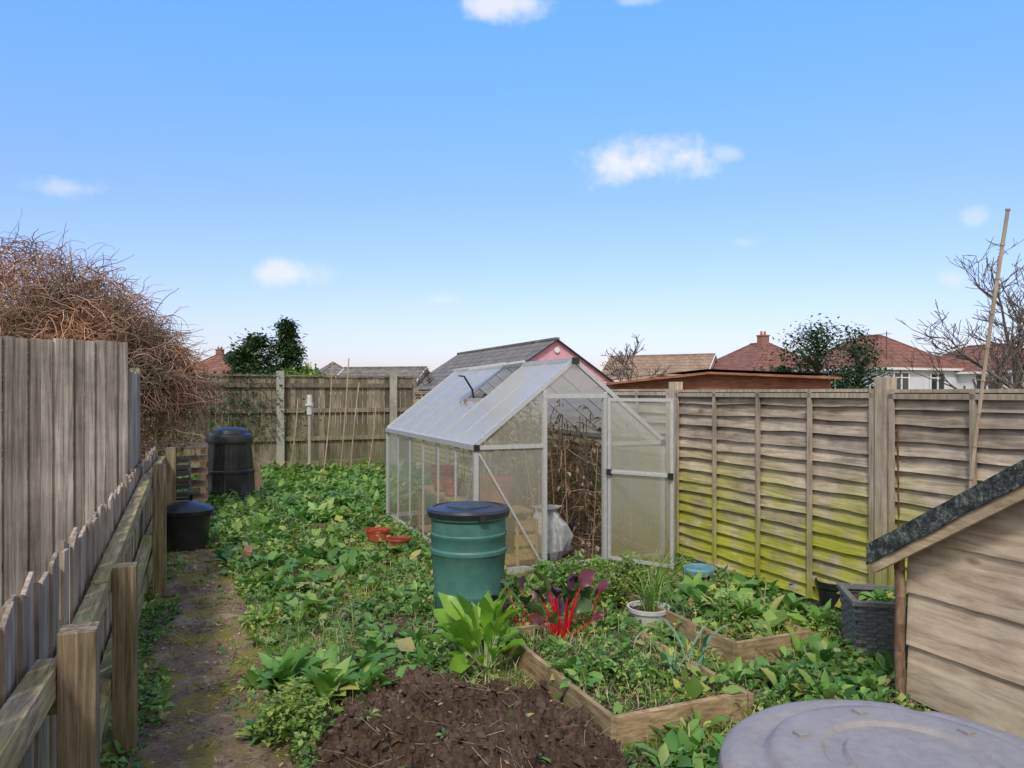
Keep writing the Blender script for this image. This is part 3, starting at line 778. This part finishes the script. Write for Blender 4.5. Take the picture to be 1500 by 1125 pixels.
def rosettes(cs,prof='broad'):
    pos=[];yaw=[];pit=[];L=[];Wd=[];cu=[]
    for (a,b,z,l,n,pt) in cs:
        y0=random.uniform(0,6.28)
        for i in range(n):
            r=random.uniform(0,.04)*l/.15; y=y0+i*2.4+random.uniform(-.3,.3)
            pos.append((a+r*math.cos(y),b+r*math.sin(y),z)); yaw.append(y); pit.append(pt*random.uniform(.45,1.35))
            ll=l*random.uniform(.55,1.2); L.append(ll); Wd.append(ll*random.uniform(.30,.44)); cu.append(random.uniform(.5,1.7))
    return leaves(pos,yaw,pit,L,Wd,cu,prof)
cs=[]
p=scatter(430,(.4,4.8),(2.9,7.2),-.05,.9,5)
for a,b,_ in p:
    if soil_r(a,b)<1.12: continue
    cs.append((a,b,gz(a,b)+random.uniform(0,.03),random.uniform(.07,.17),random.randint(7,14),random.uniform(.6,1.2)))
p=scatter(600,(-.2,4.8),(7.2,17.8),-.2,.8,5)
for a,b,_ in p: cs.append((a,b,0,random.uniform(.12,.26),random.randint(8,15),random.uniform(.7,1.2)))
for (a,b) in [(1.0,3.0),(1.55,3.6),(.8,3.9),(1.3,4.2),(1.7,3.1),(1.1,3.5),(1.6,2.95),(.75,3.3),(1.45,3.2)]:
    cs.append((a,b,max(0,hsoil(a,b)),random.uniform(.05,.10),8,.7))
def clump(x,y,r,cnt,l0,l1,z=0):
    a0,b0=W2G(x,y)
    for _ in range(cnt):
        a=a0+random.gauss(0,r*.5);b=b0+random.gauss(0,r*.5)
        if in_path(a,b) and random.random()<.6: continue
        if near_board(a,b): continue
        cs.append((a,b,max(z,gz(a,b)),random.uniform(l0,l1),random.randint(9,16),random.uniform(.8,1.3)))
clump(-1.15,4.45,.38,16,.15,.26); clump(-2.3,6.9,.35,12,.14,.22); clump(-1.25,4.0,.3,6,.09,.15); clump(-1.9,5.9,.3,6,.12,.2)
clump(1.9,6.2,.6,26,.15,.25); clump(2.3,5.0,.35,14,.13,.21); clump(2.0,4.5,.3,10,.13,.20); clump(1.75,4.0,.3,8,.12,.19)
clump(.1,3.5,.1,4,.10,.15); clump(-.35,3.55,.08,4,.08,.12); clump(.35,3.75,.1,3,.09,.13);clump(.95,3.6,.3,9,.11,.18)
clump(.45,4.6,.1,3,.12,.17,.11); clump(-3.0,10.8,.5,14,.16,.25); clump(-2.6,12.5,1.2,36,.18,.28); clump(-3.3,14.5,1.2,36,.18,.3)
clump(-.9,6.6,.4,12,.12,.19); clump(2.9,5.6,.2,3,.14,.2); clump(2.3,6.9,.4,10,.13,.18); clump(-3.9,9.9,.3,8,.14,.2)
npmesh('broad_leaf_weeds',[(*rosettes(cs),0)],['leaf_b'],smooth=True)
P=[];lp=[];ly=[]
p=scatter(230,(.5,4.7),(3.2,12),.0,.9,17)
for a,b,_ in p:
    if soil_r(a,b)<1.15: continue
    h=random.uniform(.12,.34); lx=random.uniform(-.08,.08);lyy=random.uniform(-.08,.08); z0=gz(a,b)
    pts=[(a+lx*t*t,b+lyy*t*t,z0+h*t) for t in (0,.33,.66,1)]
    P.append(pts); k=int(h/.03)
    for i in range(2,k+1):
        t=i/k; y=i*1.57+random.uniform(-.3,.3)
        for s in(0,math.pi): lp.append((a+lx*t*t,b+lyy*t*t,z0+h*t)); ly.append(y+s)
lp=np.array(lp);n=len(lp)
npmesh('tall_leafy_weeds',[(*tubes(np.array(P),np.full((len(P),4),.003)),1),(*leaves(lp,np.array(ly),rng.uniform(.1,.9,n),rng.uniform(.035,.08,n),rng.uniform(.018,.035,n),rng.uniform(.3,1.4,n),'oval',.3),0)],['leaf_s','palestem'])
a0,b0=W2G(-1.2,3.95); n=1300
sp=rng.normal(0,1,(n,3)); sp/=np.linalg.norm(sp,axis=1,keepdims=True); sp*=rng.uniform(.3,1,(n,1))**.5*(1+.4*np.sin(sp[:,[1,2,0]]*6))
pos=np.stack([a0+sp[:,0]*.20,b0+sp[:,1]*.18,.13+sp[:,2]*.15],1)
lv1=leaves(pos,rng.uniform(0,6.28,n),rng.uniform(-.2,1,n),rng.uniform(.02,.05,n),rng.uniform(.012,.025,n),rng.uniform(0,1,n),'oval')
npmesh('seedling_bush',[(*lv1,0)],['leaf_h'])
def grass(cnt,ar,br,L,th,off,pathok=.04):
    p=scatter(cnt,ar,br,th,1.0,off,pathok); n=len(p)
    z=np.array([gz(a,b) for a,b,_ in p])
    return leaves(np.stack([p[:,0],p[:,1],z],1),rng.uniform(0,6.28,n),rng.uniform(.7,1.5,n),L*rng.uniform(.5,1.4,n),rng.uniform(.003,.006,n),rng.uniform(0,1.4,n),'oval',.3)
npmesh('grass',[(*grass(40000,(.3,4.8),(2.6,7),.055,-.1,11),0),(*grass(14000,(-.45,4.8),(7,12),.10,0,11),0),(*grass(9000,(.2,.75),(4.5,8.5),.06,-.5,2,.12),0),(*grass(5000,(.2,4.8),(2.6,8),.12,-.4,3),1)],['grass','straw'])
n=2400
P=np.zeros((n,4,3)); aa=rng.uniform(-.3,4.7,n);bb_=rng.uniform(2.6,9,n)
yw=rng.uniform(0,6.28,n);ll=rng.lognormal(-2.5,.65,n)
for i in range(n):
    a,b=aa[i],bb_[i]; z=max(gz(a,b),hsoil(a,b) if soil_r(a,b)<1 else 0)+.012
    k_=random.uniform(-.25,.25); up=random.uniform(0,.07)
    for s in range(4):
        t=s/3; P[i,s]=(a+math.cos(yw[i]+k_*t)*ll[i]*t,b+math.sin(yw[i]+k_*t)*ll[i]*t,z+up*t)
npmesh('dead_stalks',[(*tubes(P,np.full((n,4),.0015)),0)],['straw'])
n=4200
a_=rng.uniform(-.3,4.6,n);b_2=rng.uniform(2.5,9.5,n)
z_=np.array([ (hsoil(a,b)+.012 if soil_r(a,b)<1 else gz(a,b)+random.uniform(.01,.07)) for a,b in zip(a_,b_2)])
npmesh('fallen_leaves',[(*leaves(np.stack([a_,b_2,z_],1),rng.uniform(0,6.28,n),rng.normal(0,.3,n),rng.uniform(.012,.045,n),rng.uniform(.008,.026,n),rng.uniform(-1,1,n),'oval'),0)],['dryleaf'])

def chard(name,x,y,specs,lm,stem,seed,z0=0):
    random.seed(seed)
    e=empty(name,garden=False,loc=(x,y,z0)); tp=[];lp=[];k=0
    for (n,sl_,ll_,wf,e0_,e1_,sr_) in specs:
        P=[];R=[];pos=[];yaw=[];pit=[];Ls=[];Ws=[]
        for i in range(n):
            k+=1
            yw=k*2.4+random.uniform(-.4,.4); el=math.radians(random.uniform(e0_,e1_)); s1=sl_*random.uniform(.7,1.2)
            pts=[];p=Vector((math.cos(yw)*.03,math.sin(yw)*.03,0)); e_=el
            for s in range(6):
                pts.append(p.copy()); p=p+Vector((math.cos(yw)*math.cos(e_),math.sin(yw)*math.cos(e_),math.sin(e_)))*s1/5; e_-=.025
            P.append([tuple(q) for q in pts]);R.append([sr_*(1-.13*s) for s in range(6)])
            l=ll_*random.uniform(.7,1.2)
            pos.append(tuple(pts[-1]-(pts[-1]-pts[-2])*.4));yaw.append(yw);pit.append(e_+.05);Ls.append(l);Ws.append(l*wf*random.uniform(.8,1.2))
        lp.append((*leaves(np.array(pos),np.array(yaw),np.array(pit),Ls,Ws,rng.uniform(.3,1.3,n),'chard',.35,rng.normal(0,.5,n),.35),0))
        tp.append((*tubes(np.array(P),np.array(R),6),0))
    npmesh('leaves',lp,[lm],parent=e,smooth=True); npmesh('stems',tp,[stem],parent=e,smooth=True)
chard('swiss_chard_plant',-.18,4.95,[(20,.24,.30,.34,58,88,.009),(14,.14,.22,.42,30,60,.008)],'leaf_ch','palestem',4)
chard('swiss_chard_plant',-.36,5.15,[(8,.14,.22,.42,50,85,.006)],'leaf_ch','palestem',5)
chard('rainbow_chard_plant',.36,5.30,[(10,.32,.17,.6,66,88,.013),(7,.22,.16,.6,40,62,.007)],'leaf_pu','redstem',6,.08)
chard('rainbow_chard_plant',.56,5.60,[(8,.34,.17,.6,55,82,.005)],'leaf_pu','redstem',8,.03)
chard('rainbow_chard_plant',.10,5.80,[(9,.28,.17,.6,50,80,.005)],'leaf_pu','redstem',9)
random.seed(11)
def strap(name,x,y,z,n,L,w,mat):
    pos=np.array([(random.gauss(0,.04),random.gauss(0,.04),0) for _ in range(n)])
    V,F=leaves(pos,rng.uniform(0,6.28,n),rng.uniform(1.0,1.5,n),L*rng.uniform(.6,1.2,n),np.full(n,w),rng.uniform(0,1.6,n),'strap',.6)
    o=npmesh(name,[(V,F,0)],[mat],garden=False,smooth=True); o.location=(x,y,z)
strap('leek_plant',1.17,4.75,.11,7,.38,.02,'leaf_blue'); strap('leek_plant',1.0,4.5,.11,5,.25,.014,'leaf_blue'); strap('onion_plant',1.08,5.85,.13,40,.33,.010,'grass'); strap('onion_plant',1.25,6.5,.05,30,.5,.012,'grass'); strap('leek_plant',.80,5.1,.11,5,.22,.012,'leaf_blue')
cs=[]
for _ in range(14):
    cs.append((random.uniform(-.17,.17),random.uniform(-.17,.17),.38,random.uniform(.06,.12),12,.9))
o=npmesh('planter_plants',[(*rosettes(cs),0)],['leaf_b'],garden=False,smooth=True); o.location=(2.60,5.18,0)
def leafball(name,x,y,z,rx,ry,rz,n,ls,mat,garden=False):
    sp=rng.normal(0,1,(n,3)); sp/=np.linalg.norm(sp,axis=1,keepdims=True); sp*=rng.uniform(.2,1,(n,1))**.5
    sp=sp*(1+.35*np.sin(sp[:,[1,2,0]]*7))
    pos=sp*np.array([rx,ry,rz])
    o=npmesh(name,[(*leaves(pos,rng.uniform(0,6.28,n),rng.uniform(-.4,1.2,n),ls*rng.uniform(.6,1.3,n),ls*rng.uniform(.4,.8,n),rng.uniform(-.2,1.2,n),'oval'),0)],[mat],garden=garden); o.location=(x,y,z); return o
leafball('herb_bush',.95,6.35,.2,.22,.2,.22,1200,.045,'leaf_h')
leafball('herb_bush',.55,6.7,.15,.25,.2,.2,900,.05,'leaf_s')
m=MB()
for (x,y) in [(.75,5.2),(.62,4.9),(1.1,5.0),(1.3,5.25),(.9,4.8),(1.25,6.6)]:
    m.cyl((x,y,.15),(x,y,.28),.002,.002,4,1); m.cyl((x,y,.28),(x,y,.287),.010,.012,8,0)
m.obj('buttercup_flowers',['petal','palestem'],garden=False)

# ---------------- bramble mass ----------------
ell=[((-7.2,10.1,2.05),(2.35,1.5,1.9),6800),((-5.85,10.0,1.9),(1.35,1.2,1.5),5600),((-5.05,10.3,1.75),(.68,.8,.95),2600)]
parts=[]
for c_,r_,n in ell:
    sp=rng.normal(0,1,(n,3)); sp/=np.linalg.norm(sp,axis=1,keepdims=True); sp[:,2]=np.where(rng.random(n)<.7,np.abs(sp[:,2]),sp[:,2])
    rad=rng.uniform(.5,1.0,(n,1))**.6
    p0=np.array(c_)+sp*rad*np.array(r_)*(1+.08*np.sin(sp[:,[1,2,0]]*5+c_[0]))
    S=8;P=np.zeros((n,S,3));P[:,0]=p0
    out_=sp*np.array([1,1,.5]); dirv=rng.normal(0,.8,(n,3))+out_*.05; st=rng.uniform(.03,.095,n)[:,None]
    dirv[:,2]+=.15
    for s in range(1,S):
        dirv=dirv+rng.normal(0,.38,(n,3)); dirv[:,2]-=.2
        P[:,s]=P[:,s-1]+dirv/np.linalg.norm(dirv,axis=1,keepdims=True)*st
    P[...,2]=np.maximum(P[...,2],.02)
    parts.append((*tubes(P,np.linspace(1,.5,S)[None]*rng.uniform(.004,.008,n)[:,None]),0))
n=260; sp=rng.normal(0,1,(n,3)); sp/=np.linalg.norm(sp,axis=1,keepdims=True)
pos=np.array((-5.2,10.1,1.5))+sp*np.array([.65,.9,1.0])
parts.append((*leaves(pos,rng.uniform(0,6.28,n),rng.uniform(-.5,.8,n),rng.uniform(.06,.11,n),rng.uniform(.04,.06,n),.5,'oval'),1))
npmesh('dry_bramble_thicket',parts,['twig','leaf_d'],garden=False)
n=900
aa=np.concatenate([rng.normal(.9,.7,n//2),rng.normal(-.5,.6,n-n//2)]); zz=np.clip(rng.normal(1.5,.45,n),.2,2.3)
npmesh('climbing_plant',[(*leaves(np.stack([aa,np.full(n,FB-.12)+rng.normal(0,.05,n),zz],1),rng.uniform(3.5,6,n),rng.uniform(-1,.5,n),rng.uniform(.06,.13,n),rng.uniform(.04,.08,n),.5,'oval'),0)],['leaf_d'])

# ---------------- trees ----------------
def bare_tree(name,x,y,h,spread,depth,seed,r0=.08,lean=(0,0),rmin=.006):
    random.seed(seed); segs=[]
    def grow(p,d,l,r,k):
        n=4; pts=[p]
        for i in range(n):
            d=(d+Vector((random.gauss(0,.12),random.gauss(0,.12),random.gauss(.03,.08)))).normalized(); pts.append(pts[-1]+d*l/n)
        segs.append(([tuple(q) for q in pts],[r*(1-.4*i/n) for i in range(n+1)]))
        if k==0: return
        for i in range(random.randint(2,4)+(k==depth)):
            t=random.randint(1,n); dd=(d+Vector((random.gauss(0,spread),random.gauss(0,spread),random.gauss(.1,spread*.5)))).normalized()
            grow(pts[t],dd,l*random.uniform(.55,.8),r*.55,k-1)
    grow(Vector((0,0,0)),Vector((lean[0],lean[1],1)).normalized(),h*.42,r0,depth)
    P=np.array([s[0] for s in segs]);R=np.maximum(np.array([s[1] for s in segs]),rmin)
    o=npmesh(name,[(*tubes(P,R,4),0)],['bark'],garden=False); o.location=(x,y,0)
bare_tree('bare_tree',11.9,18,5.6,.55,5,21,.09,(0,0),.007)
bare_tree('bare_tree',12.8,19,5.8,.6,5,22,.09,(0,0),.007)
bare_tree('bare_tree',11.9,17,4.8,.6,5,27,.08,(0,0),.007)
bare_tree('bare_tree',-3.9,42,5.3,.7,5,23,.16,(0,0),.016); bare_tree('bare_tree',5.0,38,4.4,.6,5,24,.10,(0,0),.014)
def evergreen(name,x,y,h,r,n,ls,mat,conic=True,seed=1,z0=.5):
    random.seed(seed); e=empty(name,garden=False,loc=(x,y,0))
    m=MB(); m.cyl((0,0,0),(0.05,0,h*.9),r*.1,.03,8)
    cl=[]
    K=int(110 if conic else 70)
    for i in range(K):
        t=random.random()**(1.1 if conic else 1); z=z0+(h-z0)*t
        rr=r*(1-t)**.75*random.uniform(.3,1.1) if conic else r*math.sqrt(max(.02,1-(2*t-1)**2))*random.uniform(.2,1.05)
        a=random.uniform(0,6.28); c=(rr*math.cos(a),rr*math.sin(a),z); cl.append(c)
        m.cyl((0,0,max(z-r*.4,.2)),c,.04,.012,5)
    m.obj('trunk',['bark'],parent=e)
    cl.append((0,0,h)); cl=np.array(cl)
    idx=rng.integers(0,len(cl),n); sz=r*(.15 if conic else .2)
    pos=cl[idx]+rng.normal(0,1,(n,3))*sz*np.array([1,1,.7])
    npmesh('foliage',[(*leaves(pos,rng.uniform(0,6.28,n),rng.uniform(-.6,.9,n),ls*rng.uniform(.6,1.4,n),ls*.5*rng.uniform(.6,1.2,n),.6,'oval'),0)],[mat],parent=e)
evergreen('conifer_tree',-12.5,41,5.6,1.5,8000,.26,'leaf_d',True,31)
evergreen('evergreen_tree',-14.2,41,4.7,1.7,6500,.28,'leaf_d',False,32)
evergreen('evergreen_tree',-15.6,43,4.2,1.2,3000,.28,'leaf_d',False,33)
evergreen('evergreen_tree',9.7,23.5,3.8,1.3,4200,.15,'leaf_d',False,34,1.0)
evergreen('evergreen_tree',11.2,24,3.8,1.0,2600,.15,'leaf_d',False,35,1.0)
leafball('clipped_hedge',-5.8,20.6,2.1,.75,.5,.42,3500,.1,'leaf_h')
leafball('distant_shrub',8.6,24,2.1,.9,.6,.5,2500,.14,'leaf_d')

# ---------------- houses ----------------
def house(name,x,y,rot,w,l,ez,rz,wall,tile,hip=0,wins=(),chim=None,over=.3,verge='uPVC'):
    e=empty(name,loc=(x,y,0),rot=rot)
    m=MB()
    m.add([(-w,0,0),(w,0,0),(w,l,0),(-w,l,0),(-w,0,ez),(w,0,ez),(w,l,ez),(-w,l,ez)],[(0,1,5,4),(1,2,6,5),(2,3,7,6),(3,0,4,7)])
    if not hip: m.add([(-w,0,ez),(w,0,ez),(0,0,rz-.05),(-w,l,ez),(w,l,ez),(0,l,rz-.05)],[(0,1,2),(3,5,4)])
    m.obj('walls',[wall],parent=e)
    r=MB(); s=(rz-ez)/w; eo=w+over; zo=ez-s*over; h=hip
    f,b=-over*(.6 if not hip else 1),l+over
    A=[(-eo,f,zo),(eo,f,zo),(eo,b,zo),(-eo,b,zo),(0,f+h+(over if h else 0),rz),(0,b-h-(over if h else 0),rz)]
    r.add(A,[(0,4,5,3),(1,2,5,4)]+([(0,1,4),(2,3,5)] if hip else []),0)
    r.add([(p[0],p[1],p[2]-.05) for p in A],[(0,3,5,4),(1,4,5,2)]+([(0,4,1),(2,5,3)] if hip else []),1)
    for (i,j) in ((0,3),(1,2)): r.beam((A[i][0],A[i][1],zo-.06),(A[j][0],A[j][1],zo-.06),.04,.14,1)
    if hip:
        for (i,j) in((0,1),(3,2)): r.beam((A[i][0],A[i][1],zo-.06),(A[j][0],A[j][1],zo-.06),.04,.14,1)
        for i,j in((0,4),(1,4),(2,5),(3,5)): r.beam(A[i],A[j],.16,.1,0)
    else:
        for yy in(f,b):
            for sx in(-1,1): r.beam((sx*eo,yy,zo-.03),(0,yy,rz-.03),.05,.11,1,up=(0,1,0))
    r.beam((0,A[4][1],rz+.02),(0,A[5][1],rz+.02),.2,.12,0)
    r.obj('roof',[tile,verge],parent=e)
    if wins:
        wm=MB()
        for (side,c_,z,ww,hh) in wins:
            if side=='f': F=lambda u,d,zz:(u,-d,zz)
            elif side=='l': F=lambda u,d,zz:(-w-d,u,zz)
            else: F=lambda u,d,zz:(w+d,u,zz)
            def bx(u0,u1,d0,d1,z0,z1,mi):
                ps=[F(u,d,zz) for zz in(z0,z1) for (u,d) in((u0,d0),(u1,d0),(u1,d1),(u0,d1))]
                wm.add(ps,[(0,1,2,3),(4,5,6,7),(0,1,5,4),(1,2,6,5),(2,3,7,6),(3,0,4,7)],mi)
            bx(c_-ww/2,c_+ww/2,.0,.03,z,z+hh,0)
            for u in(c_-ww/2,c_,c_+ww/2): bx(u-.05,u+.05,.03,.08,z,z+hh,1)
            for zz in(z-.02,z+hh*.7,z+hh-.05): bx(c_-ww/2-.05,c_+ww/2+.05,.03,.07,zz,zz+.07,1)
        wm.obj('windows',['glass','uPVC'],parent=e)
    if chim:
        cm=MB()
        for (cx,cy,ch) in chim:
            cm.box(cx-.35,cx+.35,cy-.3,cy+.3,rz-1.0,rz+ch,0); cm.box(cx-.4,cx+.4,cy-.35,cy+.35,rz+ch,rz+ch+.1,0)
            for d_ in(-.17,.17): cm.cyl((cx+d_,cy,rz+ch+.1),(cx+d_,cy,rz+ch+.4),.1,.08,8,1)
        cm.obj('chimney',['brickw','terra'],parent=e)
    return e
ph=house('pink_bungalow',2.04,34,PHI,3.3,14,2.15,4.30,'pink','tile_g',0,[('f',0,.6,1.2,1.0)],None,.22,'blackpl')
m=MB(); m.cyl((0,-.02,3.8),(0,-.10,3.8),.13,.13,16); m.obj('gable_vent',['uPVC'],parent=ph)
house('cream_bungalow',16.3,60,math.radians(62),3.2,8.5,3.0,4.95,'cream','tile_t',0,[('l',2,1.7,1.4,1.0),('l',6,1.7,1.4,1.0)],None)
house('white_semi_detached_house',25.6,46.5,PHI,3.7,7.5,3.55,5.65,'render_w','tile_r',2.9,[('f',-1.6,1.9,1.3,1.2),('f',1.6,1.9,1.3,1.2),('l',2.5,1.9,1.2,1.2),('l',5.5,1.9,1.2,1.2)],None)
house('white_semi_detached_house',33.5,46,PHI,3.6,8,3.3,5.0,'render_w','tile_r',2.6,[('f',-1.6,1.7,1.5,1.3),('l',1.5,1.7,1.5,1.3),('l',4.5,1.7,1.5,1.3)],None)
house('red_roof_house',21.5,56,PHI,4.2,8,3.4,5.8,'brickw','tile_r',3,[('f',1,1.7,1.5,1.2)],[(-.5,3,.5)])
house('red_roof_house',-30.5,75,0.1,4,9,3.5,5.9,'brickw','tile_r',2.5,(),[(0,3,.4)])
house('grey_roof_bungalow',-14.5,62,PHI,3.0,7,2.4,4.4,'cream','tile_g',2.4)
house('grey_roof_bungalow',-9.0,58,PHI+.6,3.2,6,2.2,3.7,'cream','tile_g',2.4)
house('grey_roof_bungalow',-5.5,46,1.35,3.0,5,2.0,3.4,'cream','tile_g',0)
sh=empty('stained_garden_shed',garden=False)
m=MB(); xs=(1.75,3.4,5.6); zs=(2.0,2.19,2.1)
m.add([(xs[0],13,0),(xs[2],13,0),(xs[2],13,zs[2]-.02),(xs[1],13,zs[1]-.02),(xs[0],13,zs[0]-.02),(xs[0],16,0),(xs[2],16,0),(xs[2],16,zs[2]-.02),(xs[1],16,zs[1]-.02),(xs[0],16,zs[0]-.02)],[(0,1,2,3,4),(5,9,8,7,6),(0,4,9,5),(1,6,7,2)])
m.obj('walls',['redwood'],parent=sh)
m=MB()
for i in(0,1):
    p=(xs[i]-(.1 if i==0 else 0),12.85,zs[i]);q=(xs[i+1]+(.1 if i==1 else 0),12.85,zs[i+1])
    m.beam(p,q,.04,.13,0,up=(0,1,0))
    m.add([(p[0],12.83,p[2]+.07),(q[0],12.83,q[2]+.07),(q[0],16.2,q[2]+.07),(p[0],16.2,p[2]+.07)],[(0,1,2,3)],1)
m.obj('roof',['redwood','felt'],parent=sh)
m=MB(); m.cyl((23.3,46,0),(23.3,46,5.65),.03,.03,6); m.beam((23.0,46,5.5),(23.6,46,5.5),.03,.03); m.obj('tv_aerial',['rust'],garden=False)

# ---------------- world / light / camera ----------------
w=bpy.data.worlds.new('World'); scene.world=w; w.use_nodes=True; nt=w.node_tree; nt.nodes.clear()
out=nt.nodes.new('ShaderNodeOutputWorld'); bg=nt.nodes.new('ShaderNodeBackground'); bg.inputs[1].default_value=.13
SE,SR=math.radians(47),math.radians(192)
sky=N(nt,'ShaderNodeTexSky'); sky.sky_type='NISHITA'; sky.sun_disc=False; sky.sun_elevation=SE; sky.sun_rotation=SR; sky.air_density=1.0; sky.dust_density=1.0; sky.ozone_density=1.5
tc=N(nt,'ShaderNodeTexCoord'); sx=N(nt,'ShaderNodeSeparateXYZ'); nt.links.new(tc.outputs['Generated'],sx.inputs[0])
yy=math_(nt,'MAXIMUM',sx.outputs[1],.05); px=math_(nt,'DIVIDE',sx.outputs[0],yy); pz=math_(nt,'DIVIDE',sx.outputs[2],yy)
cv=N(nt,'ShaderNodeCombineXYZ'); nt.links.new(px,cv.inputs[0]); nt.links.new(pz,cv.inputs[1])
cn=N(nt,'ShaderNodeTexNoise'); cn.inputs['Scale'].default_value=13; cn.inputs['Detail'].default_value=8; cn.inputs['Roughness'].default_value=.55; nt.links.new(cv.outputs[0],cn.inputs['Vector'])
tot=None
for (cx,cz,ru,rv,st) in [(.180,.309,.106,.046,.95),(-.300,.160,.083,.030,.7),(-.005,.526,.088,.033,.8),(-.596,.277,.069,.022,.5),(.291,.324,.031,.018,.4),(.591,.154,.039,.018,.35),(.619,.235,.028,.020,.35),(-.092,.125,.046,.018,.35),(.314,.203,.033,.014,.3),(.166,.531,.046,.013,.4)]:
    dx=math_(nt,'DIVIDE',math_(nt,'SUBTRACT',px,cx),ru); dz=math_(nt,'DIVIDE',math_(nt,'SUBTRACT',pz,cz),rv)
    r2=math_(nt,'ADD',math_(nt,'MULTIPLY',dx,dx),math_(nt,'MULTIPLY',dz,dz))
    mk=math_(nt,'SUBTRACT',1.0,math_(nt,'SQRT',r2))
    mk=math_(nt,'ADD',mk,math_(nt,'MULTIPLY_ADD',cn.outputs[0],2.4,-1.3))
    mr=N(nt,'ShaderNodeMapRange'); mr.interpolation_type='SMOOTHSTEP'; mr.inputs[1].default_value=0; mr.inputs[2].default_value=.9; nt.links.new(mk,mr.inputs[0])
    mk=math_(nt,'MULTIPLY',mr.outputs[0],st)
    tot=mk if tot is None else math_(nt,'MAXIMUM',tot,mk)
gate=math_(nt,'GREATER_THAN',sx.outputs[1],.1)
tot=math_(nt,'MULTIPLY',tot,gate,clamp=True)
tint=ramp(nt,[(0,(.36,.31,.38)),(.12,(.37,.355,.44)),(.25,(.36,.41,.55)),(.47,(.36,.58,.98)),(1,(.38,.53,.72))],sx.outputs[2])
tv_=N(nt,'ShaderNodeVectorMath',operation='SCALE'); nt.links.new(tint,tv_.inputs[0]); tv_.inputs['Scale'].default_value=3.3
skc=mix(nt,1,sky.outputs[0],tv_.outputs[0],'MULTIPLY')
# unseen broken bright cloud, added overhead and behind the viewpoint for soft neutral fill
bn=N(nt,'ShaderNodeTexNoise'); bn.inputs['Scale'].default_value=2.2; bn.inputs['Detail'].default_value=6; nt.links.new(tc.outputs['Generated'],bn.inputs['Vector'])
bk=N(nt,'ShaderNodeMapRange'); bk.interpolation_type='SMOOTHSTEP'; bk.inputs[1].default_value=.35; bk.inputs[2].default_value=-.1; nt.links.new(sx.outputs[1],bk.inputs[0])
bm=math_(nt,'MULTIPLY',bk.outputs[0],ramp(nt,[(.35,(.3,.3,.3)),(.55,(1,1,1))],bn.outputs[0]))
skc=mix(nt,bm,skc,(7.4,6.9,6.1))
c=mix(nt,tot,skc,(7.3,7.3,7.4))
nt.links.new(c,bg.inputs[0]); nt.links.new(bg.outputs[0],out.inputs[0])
sd=Vector((math.sin(SR)*math.cos(SE),math.cos(SR)*math.cos(SE),math.sin(SE)))
L=bpy.data.lights.new('sun','SUN'); L.energy=2.5; L.angle=math.radians(9); L.color=(1,.93,.82)
lo=bpy.data.objects.new('sun',L); col.objects.link(lo); lo.rotation_euler=sd.to_track_quat('Z','Y').to_euler()
cam=bpy.data.cameras.new('camera'); cam.lens=26; cam.sensor_width=36; cam.shift_y=.0083; cam.clip_end=2000; cam.clip_start=.05
co=bpy.data.objects.new('camera',cam); col.objects.link(co); co.location=(0,0,1.85); co.rotation_euler=(math.radians(90),0,0); scene.camera=co
scene.view_settings.view_transform='Standard'; scene.view_settings.look='None'; scene.view_settings.exposure=0
